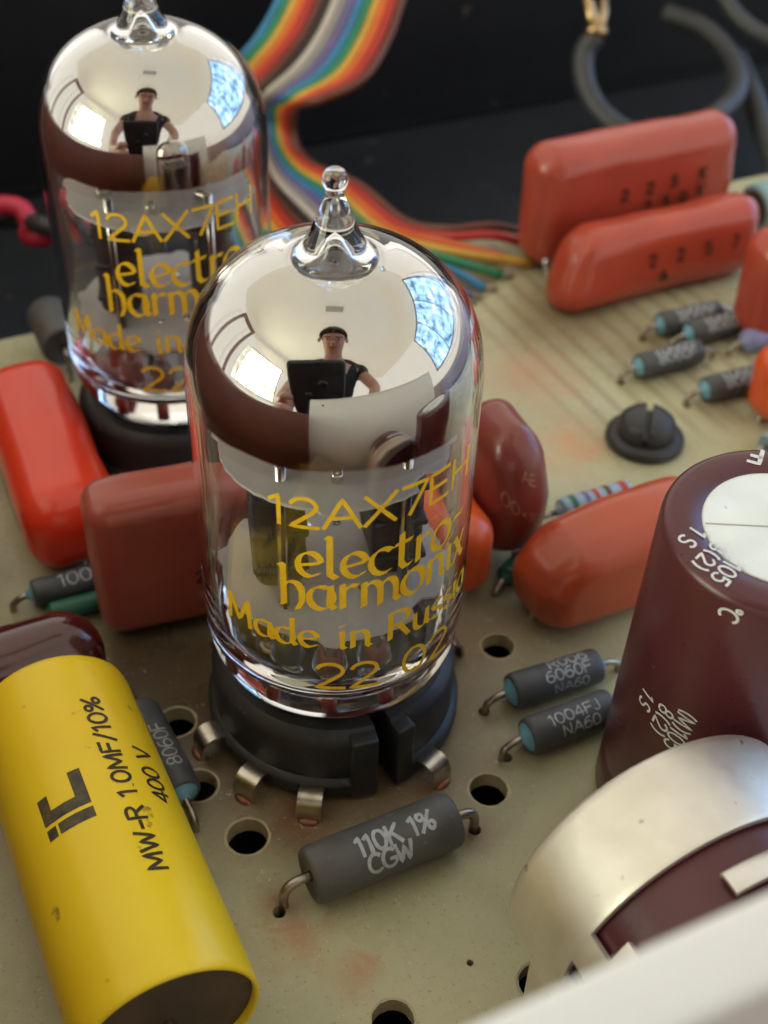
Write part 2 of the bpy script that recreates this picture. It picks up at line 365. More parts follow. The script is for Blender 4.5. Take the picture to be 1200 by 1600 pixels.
    def build(s, name, m_, parent=None, smooth=True, auto=None, xf=None):
        me = bpy.data.meshes.new(name)
        vs = [(xf @ q if xf else q)*S for q in s.v]
        me.from_pydata(vs, [], s.f)
        for q in (m_ if isinstance(m_, (list, tuple)) else [m_]): me.materials.append(q)
        me.polygons.foreach_set('material_index', s.mi)
        me.polygons.foreach_set('use_smooth', [smooth]*len(me.polygons))
        me.update()
        if smooth and auto:
            bm = bmesh.new(); bm.from_mesh(me)
            for e in bm.edges:
                if len(e.link_faces) == 2 and e.calc_face_angle(0) > R(auto): e.smooth = False
            bm.to_mesh(me); bm.free()
        o = bpy.data.objects.new(name, me); C.objects.link(o)
        if parent: o.parent = parent
        return o
def spline(pts, n=8):
    # Catmull-Rom through the points
    P = [Vector(p) for p in pts]; P = [2*P[0]-P[1]]+P+[2*P[-1]-P[-2]]; out = []
    for i in range(1, len(P)-2):
        for k in range(n):
            t = k/n; a, b_, c_, d = P[i-1], P[i], P[i+1], P[i+2]
            out.append(0.5*((2*b_)+(c_-a)*t+(2*a-5*b_+4*c_-d)*t*t+(3*b_-a-3*c_+d)*t**3))
    out.append(P[-2]); return out

# ------------------------------------------------------------------ stroke lettering
def ar(cx, cy_, rx, ry, a0, a1, n=12):
    return [(cx+rx*math.cos(R(a0+(a1-a0)*k/n)), cy_+ry*math.sin(R(a0+(a1-a0)*k/n))) for k in range(n+1)]
G = {
 '0': (.72, [ar(.3, .5, .28, .5, 90, 450, 22)]), '1': (.45, [[(.02, .80), (.22, 1), (.22, 0)]]),
 '2': (.72, [ar(.3, .72, .27, .28, 165, -35, 10)+[(.02, 0), (.60, 0)]]),
 '4': (.72, [[(.45, 0), (.45, 1), (0, .3), (.62, .3)]]), '5': (.70, [[(.55, 1), (.12, 1), (.07, .55)]+ar(.28, .33, .28, .33, 120, -150, 12)]),
 '6': (.72, [[(.5, .97)]+ar(.42, .42, .40, .56, 105, 180, 6)+ar(.3, .3, .28, .30, 180, 540, 16)]),
 '7': (.68, [[(0, 1), (.60, 1), (.18, 0)]]), '8': (.70, [ar(.3, .75, .22, .25, -90, 270, 14), ar(.3, .26, .28, .26, 90, 450, 16)]),
 'A': (.86, [[(0, 0), (.38, 1), (.76, 0)], [(.14, .36), (.62, .36)]]), 'C': (.80, [ar(.42, .5, .40, .5, 50, 310, 14)]),
 'E': (.70, [[(.56, 1), (.03, 1), (.03, 0), (.56, 0)], [(.03, .52), (.48, .52)]]), 'F': (.66, [[(.55, 1), (.03, 1), (.03, 0)], [(.03, .52), (.46, .52)]]),
 'G': (.84, [ar(.42, .5, .40, .5, 50, 330, 14)+[(.76, .45), (.48, .45)]]), 'H': (.80, [[(.03, 0), (.03, 1)], [(.63, 0), (.63, 1)], [(.03, .52), (.63, .52)]]),
 'J': (.55, [[(.38, 1), (.38, .25)]+ar(.2, .22, .18, .22, 0, -160, 8)]), 'K': (.74, [[(.03, 0), (.03, 1)], [(.58, 1), (.05, .45)], [(.2, .6), (.62, 0)]]),
 'L': (.64, [[(.03, 1), (.03, 0), (.54, 0)]]), 'M': (.94, [[(.03, 0), (.08, 1), (.40, .15), (.72, 1), (.77, 0)]]), 'N': (.82, [[(.03, 0), (.03, 1), (.62, 0), (.62, 1)]]),
 'R': (.74, [[(.03, 0), (.03, 1), (.32, 1)]+ar(.32, .76, .25, .24, 90, -90, 8)+[(.03, .52)], [(.28, .52), (.60, 0)]]),
 'S': (.70, [ar(.3, .75, .26, .25, 35, 270, 10)+ar(.3, .25, .28, .25, 90, -145, 10)]),
 'V': (.78, [[(0, 1), (.32, 0), (.64, 1)]]), 'W': (1.05, [[(0, 1), (.22, 0), (.45, .85), (.68, 0), (.90, 1)]]), 'X': (.82, [[(0, 0), (.66, 1)], [(0, 1), (.66, 0)]]),
 '%': (.95, [ar(.18, .78, .16, .2, 90, 450, 12), [(.08, 0), (.72, 1)], ar(.62, .22, .16, .2, 90, 450, 12)]), '/': (.55, [[(0, -.05), (.42, 1.05)]]),
 '-': (.55, [[(.05, .45), (.42, .45)]]), '.': (.30, [[(.10, .0), (.11, .06)]]), '+': (.6, [[(.05, .45), (.5, .45)], [(.28, .22), (.28, .68)]]),
 '(': (.38, [ar(.42, .5, .34, .62, 125, 235, 8)]), ')': (.38, [ar(-.08, .5, .34, .62, 55, -55, 8)]), 'o_': (.36, [ar(.14, .85, .13, .14, 90, 450, 10)]), ' ': (.45, []),
 # lower case: x-height .62
 'a': (.62, [ar(.26, .28, .26, .30, 60, 400, 14), [(.46, .60), (.44, .12), (.56, 0)]]), 'c': (.52, [ar(.28, .30, .26, .31, 50, 310, 12)]),
 'd': (.64, [ar(.26, .28, .25, .30, 60, 400, 14), [(.48, 1.0), (.47, .12), (.58, 0)]]),
 'e': (.58, [[(.06, .28), (.50, .38)]+ar(.28, .32, .24, .30, 15, 320, 14)]), 'h': (.66, [[(.02, 1.02), (.10, .98), (.10, 0), (.02, -.06)], [(.10, .48)]+ar(.30, .36, .21, .26, 130, 0, 8)+[(.50, .12), (.40, -.10)]]),
 'i': (.30, [[(.04, .60), (.12, .62), (.12, .04), (.22, 0)], [(.11, .82), (.13, .88)]]), 'l': (.32, [[(.02, 1.02), (.10, 1.0), (.10, .10), (.24, 0)]]),
 'm': (.98, [[(.02, .58), (.10, .62), (.10, 0)], [(.10, .46)]+ar(.28, .38, .18, .24, 130, 0, 7)+[(.46, 0)], [(.46, .46)]+ar(.64, .38, .18, .24, 130, 0, 7)+[(.82, .08), (.92, 0)]]),
 'n': (.64, [[(.02, .58), (.10, .62), (.10, 0)], [(.10, .46)]+ar(.30, .38, .19, .24, 130, 0, 7)+[(.49, .08), (.58, 0)]]),
 'o': (.62, [ar(.28, .31, .27, .32, 90, 450, 18)]), 'r': (.46, [[(.02, .58), (.10, .62), (.10, 0)], [(.10, .44), (.26, .60), (.42, .58)]]),
 's': (.48, [ar(.24, .46, .17, .15, 40, 260, 8)+ar(.22, .16, .19, .16, 85, -150, 8)]), 't': (.46, [[(.16, .86), (.16, .12), (.24, .0), (.40, .04)], [(.0, .60), (.40, .66)]]),
 'u': (.64, [[(.04, .62), (.06, .2)]+ar(.26, .2, .2, .21, 180, 330, 7)+[(.47, .62)], [(.47, .62), (.48, .10), (.58, 0)]]),
 'x': (.58, [[(.02, .62), (.10, .58), (.42, .02), (.52, .0)], [(.48, .66), (.02, -.04)]]),
}
def layout(text, h, gap=0.0, sx=1.0):
    out = []; x = 0.0; i = 0
    while i < len(text):
        ch = text[i]
        if ch == 'o' and text[i:i+2] == 'o_': ch = 'o_'; i += 1
        adv, st = G[ch]
        for p in st: out.append([(x+q[0]*h*sx, q[1]*h) for q in p])
        x += adv*h*sx+gap; i += 1
    return out, x
def resample(p, step):
    out = [p[0]]
    for a, b_ in zip(p, p[1:]):
        d = math.dist(a, b_); k = max(1, int(math.ceil(d/step)))
        for j in range(1, k+1): out.append((a[0]+(b_[0]-a[0])*j/k, a[1]+(b_[1]-a[1])*j/k))
    return out
def ink(mb, strokes, wid, mapf, nib=None, rough=0.0):
    # lays each stroke on a surface given by mapf(u, v); nib = broad-pen angle
    for p in strokes:
        p = resample(p, max(wid*0.9, 0.12)); n = len(p)
        if n < 2: continue
        L, Rr = [], []
        for i in range(n):
            a, b_ = p[max(i-1, 0)], p[min(i+1, n-1)]
            t = (b_[0]-a[0], b_[1]-a[1]); d = math.hypot(*t) or 1; t = (t[0]/d, t[1]/d)
            nx, ny = -t[1]*wid/2, t[0]*wid/2
            ww = 1+rough*noise.noise(Vector((p[i][0]*3, p[i][1]*3, wid*7)))
            if nib is not None:
                k = nx*math.cos(nib)+ny*math.sin(nib)
                s_ = 1 if k >= 0 else -1
                bx, by = math.cos(nib)*wid/2*s_, math.sin(nib)*wid/2*s_
                nx, ny = bx+nx*0.32, by+ny*0.32
            nx *= ww; ny *= ww
            e = 0.35*wid if (nib is None and i in (0, n-1) and math.dist(p[0], p[-1]) > wid) else 0
            sg = -1 if i == 0 else 1
            q = (p[i][0]+t[0]*e*sg, p[i][1]+t[1]*e*sg)
            L.append((q[0]+nx, q[1]+ny)); Rr.append((q[0]-nx, q[1]-ny))
        vs = [mapf(*q) for q in L]+[mapf(*q) for q in Rr]
        mb.add(vs, [(i+n, i+1+n, i+1, i) for i in range(n-1)])
def lettering(text, h, wid, mapf, m_, parent, nib=None, gap=0.0, sx=1.0, name='lettering', center=None, fit=None, rough=0.2):
    st, tot = layout(text, h, gap, sx)
    if fit: k = fit/tot; st = [[(q[0]*k, q[1]) for q in p] for p in st]; tot = fit
    if center is not None: st = [[(q[0]-tot/2+center, q[1]) for q in p] for p in st]
    mb = MB(); ink(mb, st, wid, mapf, nib, rough)
    return mb.build(name, m_, parent, smooth=False)

# ------------------------------------------------------------------ room seen in the mirror film: ceiling, windows, table
mb = MB(); mb.box(-2300, 2300, -2400, 2300, 1650, 1700)
tag(mb.build('ceiling', M['ceil'], smooth=False), kind='structure')
mb = MB(); mb.box(-900, 900, -560, 700, -80, -45)
tag(mb.build('tabletop', M['wood'], smooth=False), kind='structure')
def window(loc, yaw, wd, ht, z0, em, label, bars):
    t = thing('window', label, 'window', (loc[0], loc[1], z0), (0, 0, yaw))
    fw = 28
    for (a, b_, c_, d) in ((-wd/2-fw, -wd/2, 0, ht), (wd/2, wd/2+fw, 0, ht), (-wd/2-fw, wd/2+fw, -fw, 0), (-wd/2-fw, wd/2+fw, ht, ht+fw)):
        k = MB(); k.box(a, b_, -20, 20, c_, d); k.build('frame', M['winframe'], t, smooth=False)
    nx, nzz = bars
    for i in range(1, nx):
        k = MB(); x = -wd/2+wd*i/nx; k.box(x-9, x+9, -14, 14, 0.5, ht-0.5); k.build('mullion', M['winframe'], t, smooth=False)
    for i in range(nx):
        k = MB(); a = -wd/2+wd*i/nx+(9.5 if i else 0.5); b_ = -wd/2+wd*(i+1)/nx-(9.5 if i < nx-1 else 0.5)
        k.box(a, b_, -3, 3, 0.5, ht-0.5); k.build('pane', em, t, smooth=False)
    return t
EL = emit('daylight_garden_left', 7.0, [(0.36, (0.06, 0.07, 0.04)), (0.44, (0.35, 0.40, 0.16)), (0.54, (1.0, 0.98, 0.80)), (0.68, (0.40, 0.62, 1.0))], 5.0)
ER = emit('daylight_garden_right', 3.8, [(0.40, (0.03, 0.05, 0.07)), (0.45, (0.10, 0.18, 0.33)), (0.56, (0.20, 0.36, 0.62)), (0.68, (0.75, 0.85, 0.95))], 6.0)
window((-1660, -900), math.atan2(-1110, 610), 1150, 1080, 40, EL, 'bright garden window reflected small at left of the silvered tube dome', (2, 1))
window((1110, 660), math.atan2(1370, -820), 1450, 900, 120, ER, 'blue bright window reflected at right of the silvered tube dome', (3, 1))
t = thing('ceiling_vent', 'small grey ceiling vent reflected above the head in the tube dome', 'vent', (-20, 330, 1640))
k = MB(); k.box(-130, 130, -75, 75, 0, 8); k.build('plate', M['vent'], t, smooth=False)
for i in range(5):
    k = MB(); k.box(-110, 110, -58+i*26, -44+i*26, -6, -0.5); k.build('slat', M['vent'], t, smooth=False)
t = thing('door_frame', 'tall brown wooden door frame reflected at left of the tube dome', 'door frame', (-1900, 420, -700), (0, 0, R(100)))
for (a, b_, c_, d) in ((-420, -330, 0, 2000), (330, 420, 0, 2000), (-420, 420, 2003, 2090)):
    k = MB(); k.box(a, b_, -40, 40, c_, d); k.build('jamb', M['wood'], t, smooth=False)

# the person leaning over with the phone, seen only as a reflection
def skin_mesh(name, chain_pts, radii, edges, m_, parent=None, sub=2, root=0):
    me = bpy.data.meshes.new(name); me.from_pydata([Vector(p)*S for p in chain_pts], edges, []); me.materials.append(m_)
    o = bpy.data.objects.new(name, me); C.objects.link(o)
    if parent: o.parent = parent
    sk = o.modifiers.new('skin', 'SKIN'); sk.use_smooth_shade = True
    if not me.skin_vertices: me.attributes  # layer is made by the modifier stack below
    bm = bmesh.new(); bm.from_mesh(me); lay = bm.verts.layers.skin.verify(); bm.verts.ensure_lookup_table()
    for i, v in enumerate(bm.verts):
        r = radii[i]; v[lay].radius = (r[0]*S, r[1]*S) if isinstance(r, tuple) else (r*S, r*S); v[lay].use_root = (i == root)
    bm.to_mesh(me); bm.free()
    ss = o.modifiers.new('sub', 'SUBSURF'); ss.levels = sub; ss.render_levels = sub
    return o
pers = thing('person', 'person in black t-shirt leaning in and holding a phone, reflected in tube dome', 'person', (0, -560, -45))
def L_(p): return (p[0], p[1]+560, p[2]+45)
J = dict(pel=(20, -610, 110), wai=(20, -550, 220), che=(15, -440, 355), nec=(8, -330, 440), nk2=(6, -285, 470), hd0=(4, -238, 498), hd1=(2, -165, 528), hd2=(0, -102, 542),
         shl=(-165, -415, 390), ell=(-235, -350, 170), wrl=(-150, -185, 40), pal=(-98, -140, 30),
         shr=(195, -415, 390), elr=(255, -350, 185), wrr=(110, -225, 10), par=(52, -185, -2))
names = list(J); ix = {q: i for i, q in enumerate(names)}
rad = dict(pel=(150, 105), wai=(135, 92), che=(145, 95), nec=(62, 58), nk2=(56, 54), hd0=(66, 62), hd1=(76, 84), hd2=(66, 74), shl=(55, 55), ell=(38, 38), wrl=(25, 20), pal=(30, 15), shr=(55, 55), elr=(38, 38), wrr=(25, 20), par=(30, 15))
pts = [L_(J[q]) for q in names]; rads = [rad[q] for q in names]
ed = [('pel', 'wai'), ('wai', 'che'), ('che', 'nec'), ('nec', 'nk2'), ('nk2', 'hd0'), ('hd0', 'hd1'), ('hd1', 'hd2'), ('che', 'shl'), ('shl', 'ell'), ('ell', 'wrl'), ('wrl', 'pal'), ('che', 'shr'), ('shr', 'elr'), ('elr', 'wrr'), ('wrr', 'par')]
edges = [(ix[a], ix[b_]) for a, b_ in ed]
# fingers curl round the phone edges
def finger(root, offs, rr):
    prev = ix[root]
    base = Vector(J[root])
    for q, r in zip(offs, rr):
        pts.append(L_(tuple(base+Vector(q)))); rads.append(r); edges.append((prev, len(pts)-1)); prev = len(pts)-1
for sx, root in ((1, 'pal'), (-1, 'par')):
    for j in range(4):
        dz = 30-22*j
        finger(root, [(sx*10, 16, dz*0.7), (sx*22, 34, dz), (sx*36, 38, dz), (sx*(44-3*abs(j-1)), 30, dz)], [9, 8, 7.5, 7])
    finger(root, [(sx*16, -12, 24), (sx*34, -16, 40), (sx*48, -12, 50)], [10, 8.5, 8])
skin_mesh('body', pts, rads, edges, M['skin'], pers)
sp_ = ['pel', 'wai', 'che', 'nec', 'shl', 'shr']
spts = [L_(J[q]) for q in sp_]+[L_((-222, -392, 310)), L_((248, -390, 315))]
spts[3] = L_((11, -372, 408))
skin_mesh('shirt', spts, [(165, 122), (152, 112), (175, 128), (92, 88), (84, 84), (84, 84), (64, 64), (64, 64)], [(0, 1), (1, 2), (2, 3), (2, 4), (2, 5), (4, 6), (5, 7)], M['shirt'], pers)
hb = MB()
hb.lathe([(92*math.sin(a), 80*math.cos(a)) for a in [R(2+q*11) for q in range(9)]], 24)
hb.build('hair', M['hair'], pers, xf=Matrix.Translation(L_((0, -148, 540))) @ Matrix.Rotation(R(-32), 4, 'X') @ Matrix.Diagonal((0.9, 1.12, 1.05, 1)))
for sx in (-1, 1):
    e = MB(); e.lathe([(0, -7), (6, -4), (7, 0), (6, 4), (0, 7)], 10)
    e.build('eye', M['hair'], pers, xf=Matrix.Translation(L_((sx*30, -140, 452))))
    e = MB(); e.rbox(14, 30, 52, 6, z0=-26); e.build('ear', M['skin'], pers, xf=Matrix.Translation(L_((sx*82, -170, 520))))
e = MB(); e.rbox(24, 34, 42, 10, z0=-21); e.build('nose', M['skin'], pers, xf=Matrix.Translation(L_((0, -170, 440))) @ Matrix.Rotation(R(65), 4, 'X'))
e = MB(); e.rbox(46, 10, 11, 4, z0=-5); e.build('mouth', M['lip'], pers, xf=Matrix.Translation(L_((0, -206, 446))))
for sx in (-1, 1):
    e = MB(); e.rbox(38, 8, 8, 3, z0=-4); e.build('brow', M['hair'], pers, xf=Matrix.Translation(L_((sx*30, -122, 450))))
# the phone: its camera is the one taking the picture, so its back lies just behind the lens
ph = thing('phone', 'black phone held up in front of the person, reflected in tube dome', 'phone', CAM-F*6)
bas = Matrix((RT, UP, -F)).transposed().to_4x4()
e = MB(); e.rbox(80, 150, 9, 8, z0=-4.5); e.build('case', M['phone'], ph, xf=bas @ Matrix.Translation((-26, -50, 0.3)))
for dx in (0, -20):
    e = MB(); e.lathe([(0, -0.4), (6.5, -0.4), (6.5, 0.4), (0, 0.4)], 24); e.build('lens', M['lens'], ph, xf=bas @ Matrix.Translation((-14+dx, -14+dx, -4.8)))

# ------------------------------------------------------------------ chassis, front panel, board
ch = thing('chassis', 'black painted metal chassis floor and rear panel behind the board', 'chassis', (0, 90, -12))
mb = MB()
P = [xy(-48, -52.5), xy(190, -52.5), xy(190, 128), xy(-48, 128)]
mb.add([(x, y-90, z) for z in (0, 2) for x, y in P], [(3, 2, 1, 0), (4, 5, 6, 7), (0, 1, 5, 4), (1, 2, 6, 5), (2, 3, 7, 6), (3, 0, 4, 7)])
mb.build('floor_pan', M['floor'], ch, smooth=False)
for nm, v0, v1, z0, z1 in (('rear_panel', 124.5, 127.5, 2.3, 56), ('seam', 122.9, 124.3, 2.3, 3.6)):
    q = [xy(-47, v0), xy(189, v0), xy(189, v1), xy(-47, v1)]; mb = MB()
    mb.add([(p[0], p[1]-90, z) for z in (z0, z1) for p in q], [(3, 2, 1, 0), (4, 5, 6, 7), (0, 1, 5, 4), (1, 2, 6, 5), (2, 3, 7, 6), (3, 0, 4, 7)])
    mb.build(nm, M['black'], ch, smooth=False)

ZT = 52.8
cs = MB(); cs.rbox(190, 12, 82, 1.2, 3, 3); cs = cs.build('cabinet_side', M['wood2']); cs.location = Vector((*xy(-55, 38), -45))*S; cs.rotation_euler = (0, 0, YAW+R(90))
tag(cs, 'reddish brown wooden cabinet side reflected low in the silvered tube dome', 'cabinet side')
fp = thing('front_panel', 'pale cream painted metal panel edge, blurred in the near right corner', 'panel', (*xy(20, -54), -12.0), (0, 0, YAW))
k = MB(); k.rbox(120, 1.4, ZT+12-1.3, 0.5, 3, 2); k.build('panel', M['cream'], fp, xf=Matrix.Translation((-7, -0.7, 0)))
k = MB(); k.rbox(120, 3.0, 1.2, 0.55, 3, 2, z0=ZT+12-1.2); k.build('flange', M['cream'], fp, xf=Matrix.Translation((-7, -1.5, 0)))

k = MB(); k.lathe([(0.85, 0), (0.8, 0.35), (0.4, 0.5), (0, 0.52)], 16); k.build('screw_head', M['screw'], fp, xf=Matrix.Translation((-53, 0.0, 59)) @ Matrix.Rotation(R(-90), 4, 'X'))
HOLES = [(-6.3, -14.9, 1.7), (13.8, -9.3, 1.65), (15.3, 7.4, 1.55), (-13.8, -3.2, 1.6), (-11.0, -10.0, 1.6), (6.0, -30.2, 1.6), (17.0, -26.8, 1.6), (11.8, -25.4, 0.28)]
LEADS = [(-3.1, -21.7), (12.5, -13.4), (15.5, -5.8), (13.7, -0.7), (-18.0, -1.2), (-11.1, -14.3), (32.1, 51.3), (39.4, 47.2), (35.9, 60.8), (39.4, 58.8)]
def board():
    V, E2 = [], []
    def loop(ps):
        o = len(V); V.extend(Vector(p) for p in ps); E2.extend((o+i, o+(i+1) % len(ps)) for i in range(len(ps)))
    outer = [Vector(xy(-36, -51.5)), Vector(xy(135, -51.5)), Vector(xy(135, 69.3)), Vector(xy(-36, 69.3))]
    loop(outer); rings = [outer]
    for (x, y, r) in HOLES+[(x, y, 0.55) for x, y in LEADS]:
        n_ = 28 if r > 1 else 12
        ring = [Vector((x+r*math.cos(2*PI*i/n_)*(1+0.02*math.sin(5*i)), y+r*math.sin(2*PI*i/n_))) for i in range(n_)]
        loop(ring); rings.append(ring)
    vo, eo, fo, *_ = delaunay_2d_cdt(V, E2, [], 1, 1e-5)
    keep = []
    for f in fo:
        c_ = sum((vo[i] for i in f), Vector((0, 0)))/len(f)
        if any((c_-Vector((x, y))).length < r*0.97 for (x, y, r) in HOLES+[(x, y, 0.55) for x, y in LEADS]): continue
        keep.append(f)
    mb = MB(); mb.add([(v.x, v.y, 0) for v in vo], [tuple(f) for f in keep]); mb.add([(v.x, v.y, -1.6) for v in vo], [tuple(reversed(f)) for f in keep])
    for j, ring in enumerate(rings):
        n_ = len(ring); mb.add([(p.x, p.y, z) for z in (0, -1.6) for p in ring], [(i, n_+i, n_+(i+1) % n_, (i+1) % n_) if j == 0 else (i, (i+1) % n_, n_+(i+1) % n_, n_+i) for i in range(n_)], 1)
    o = mb.build('circuit_board', [M['board'], M['hole']], smooth=False)
    tag(o, 'tan fibreglass circuit board with drilled holes and brown heat stains', 'circuit board', kind='structure')
    return o
board()
bo = bpy.data.objects['circuit_board']
for (x, y, r) in HOLES:
    k = MB(); N_ = 36; vs = []
    for i in range(N_):
        a = 2*PI*i/N_; w1 = 0.20+0.10*noise.noise(Vector((x+math.cos(a)*2, y+math.sin(a)*2, 3.3)))
        for rr, z in ((r*1.0, -0.12), (r+0.04, 0.012), (r+w1*min(1, r), 0.004)): vs.append((x+rr*math.cos(a), y+rr*math.sin(a), z))
    k.add(vs, [(i*3+j, i*3+j+1, ((i+1) % N_)*3+j+1, ((i+1) % N_)*3+j) for i in range(N_) for j in range(2)])
    k.build('hole_rim', M['hole'], bo)
w_ = MB(); w_.tube(spline([(8, 3, -7), (14, 7.6, -6), (19, 10, -6.5), (30, 12, -8)]), 0.9, 8)
tag(w_.build('red_wire', M['w_pinkred']), 'dark red wire glimpsed under the board through a drilled hole', 'wire')

# ------------------------------------------------------------------ the vacuum tubes and their sockets
def dome(r0, z0, hz, e=2.3, n=16, rmin=0.0):
    out = []
    for i in range(n+1):
        a = PI/2*i/n
        r = r0*abs(math.cos(a))**(2/e); z = z0+hz*abs(math.sin(a))**(2/e)
        if r >= rmin: out.append((r, z))
    return out
def make_tube(name, label, base, lean, spin):
    t = thing(name, label, 'vacuum tube', base, (R(-lean), 0, 0))
    od = dome(10.8, 36.0, 10.5, 2.4, 28, 3.9)
    prof = [(0, 8.0), (6.8, 8.0), (8.2, 8.15), (9.2, 8.7), (9.9, 9.6), (10.4, 10.9), (10.7, 12.4), (10.8, 14.0), (10.8, 22), (10.8, 30)]+od
    zt = od[-1][1]
    prof += [(3.55, zt+0.14), (3.2, zt+0.10), (2.9, zt+0.28), (2.35, zt+0.75), (1.85, zt+1.5), (1.5, zt+2.3), (1.2, zt+3.1), (0.95, zt+3.7), (0.78, zt+4.05), (0.66, zt+4.3), (0.64, zt+4.5)]
    zb = 51.6
    prof += [(0.87*math.sin(a), zb-0.87*math.cos(a)) for a in [R(48+q*13) for q in range(10)]]+[(0, zb+0.87)]
    # inner wall, back down
    idm = dome(9.95, 36.0, 9.6, 2.4, 28, 1.9)
    zi = idm[-1][1]
    inner = [(0, zi+2.4), (0.5, zi+1.7), (1.0, zi+0.6), (1.5, zi+0.15)]+list(reversed(idm))+[(9.95, 30), (9.95, 22), (9.95, 16), (9.8, 14.2), (9.4, 12.8), (8.6, 11.7), (7.4, 11.2), (0, 11.1)]
    g = MB(); g.lathe(prof, 96); g.lathe(inner, 96)
    g.build('bulb', M['glass'], t)
    gm = MB(); gm.lathe([(9.88, 34.4), (9.88, 35.2), (9.88, 36.0)]+[(r-0.05, z-0.07) for r, z in idm[1:] if r > 2.3], 96)
    gm.build('getter_mirror', M['getter'], t)
    # base: nine sealed pins with glass beads
    for i in range(9):
        a = spin+R(36*i+18); x, y = 5.95*math.cos(a), 5.95*math.sin(a)
        k = MB(); k.tube([(x, y, 1.0), (x, y, 7.99)], 0.5, 8); k.build('pin', M['nickel'], t)
        k = MB(); k.tube([(x, y, 9.2), (x, y, 11.05)], 0.5, 10); k.build('pin_seal', M['dumet'], t)
        k = MB(); k.lathe([(0, 11.14), (1.35, 11.14), (1.45, 11.9), (1.3, 13.0), (0.85, 14.1), (0.45, 14.6), (0, 14.7)], 16)
        k.build('glass_bead', M['bead'], t, xf=Matrix.Translation((x, y, 0)))
        k = MB(); k.tube(spline([(x, y, 11.5), (x*0.99, y*0.99, 14.0), (x*0.85, y*0.85, 16.4), (x*0.7, y*0.7, 18.6)], 4), 0.38, 8); k.build('support_wire', M['nickel'], t)
        k = MB(); k.tube([(x, y, 11.3), (x, y, 13.2)], 0.62, 10); k.build('pin_seal', M['dumet'] if i % 3 else M['plate'], t)
    # mica spacers with toothed rims
    for z, rr in ((18.1, 9.1), (30.9, 8.75)):
        k = MB(); N = 80; ring = []
        for i in range(N):
            a = 2*PI*i/N; tooth = 0.65 if (i % 20) in (0, 1) else 0.0
            q = rr+tooth - (0.9 if 30 < (i % 40) < 34 else 0)+0.05*math.sin(i*2.7)
            ring.append((q*math.cos(a+spin), q*math.sin(a+spin)))
        k.add([(x, y, z) for x, y in ring]+[(x, y, z+0.28) for x, y in ring]+[(0, 0, z), (0, 0, z+0.28)],
              [(i, (i+1) % N, N+(i+1) % N, N+i) for i in range(N)]+[(2*N, (i+1) % N, i) for i in range(N)]+[(2*N+1, N+i, N+(i+1) % N) for i in range(N)])
        k.build('mica_spacer', M['mica'], t, smooth=False)
    # two anodes with pressed ribs and fins
    for sx in (-1, 1):
        ca = Matrix.Rotation(spin+R(12), 4, 'Z') @ Matrix.Translation((sx*4.6, 0, 0))
        k = MB(); k.rbox(4.0, 7.2, 11.6, 1.2, 4, 3, z0=18.75)
        for zz in (21.0, 24.5, 28.0): k.rbox(4.3, 7.5, 0.7, 0.3, 2, 2, z0=zz-0.35)
        k.build('anode', M['plate'], t, xf=ca, auto=40)
        for sy in (-1, 1):
            k = MB(); k.box(-0.14, 0.14, sy*3.85, sy*5.6, 18.7, 30.4) if sy > 0 else k.box(-0.14, 0.14, -5.6, -3.85, 18.7, 30.4)
            k.build('fin', M['plate'], t, smooth=False, xf=ca)
            k = MB(); k.tube([(0, sy*4.7, 17.4), (0, sy*4.7, 32.4)], 0.42, 8); k.build('support_rod', M['nickel'], t, xf=ca)
        k = MB(); k.tube([(0, 0, 17.2), (0, 0, 33)], 0.5, 8); k.build('cathode', M['nickel'], t, xf=ca)
    for a in (35, 95, 160, 215, 275, 330):
        k = MB(); k.rbox(1.5, 0.9, 1.0, 0.3, 2, 2, z0=31.25)
        k.build('mica_clip', M['nickel'], t, xf=Matrix.Rotation(spin+R(a), 4, 'Z') @ Matrix.Translation((5.5, 0, 0)))
    k = MB(); k.tube([(2.6*math.cos(q), 2.6*math.sin(q), 37.0) for q in [2*PI*i/24 for i in range(25)]], 0.5, 8); k.build('getter_ring', M['nickel'], t, xf=Matrix.Translation((0, 3, 0)))
    # yellow print
    def onb(az0):
        return lambda u, v: ((10.84)*math.cos(az0+u/10.8), (10.84)*math.sin(az0+u/10.8), v)
    def line(text, z, h, a0, a1, wid, nib=None, dz=0.0):
        st, tot = layout(text, h); arc_ = R(a1-a0)*10.8; kx = arc_/tot
        st = [[(q[0]*kx, q[1]+z+dz*q[0]*kx/arc_) for q in p] for p in st]
        b2 = MB(); ink(b2, st, wid, onb(R(a0)+spin), nib, 0.15); b2.build('lettering', M['ink_y'], t, smooth=False)
    line('12AX7EH', 30.9, 2.6, -111.5, -22.5, 0.33, None, 0.4)
    line('electro-', 26.2, 3.9, -101.5, -24, 0.42, R(35))
    line('harmonix', 23.1, 3.9, -108.5, -21, 0.44, R(35))
    line('Made in Russia', 18.8, 2.9, -134.5, -15, 0.36, R(30))
    line('22 02', 14.35, 2.75, -94.5, -29, 0.34, None, -0.4)
    return t
LEAN = 0
make_tube('vacuum_tube', 'clear silver-topped vacuum tube with yellow print, sharp in the foreground', (0, 0, 0), LEAN, 0)
make_tube('vacuum_tube', 'silver-topped vacuum tube with yellow print standing behind the sharp one', (-19.2, 37.7, 0), LEAN, R(-2))

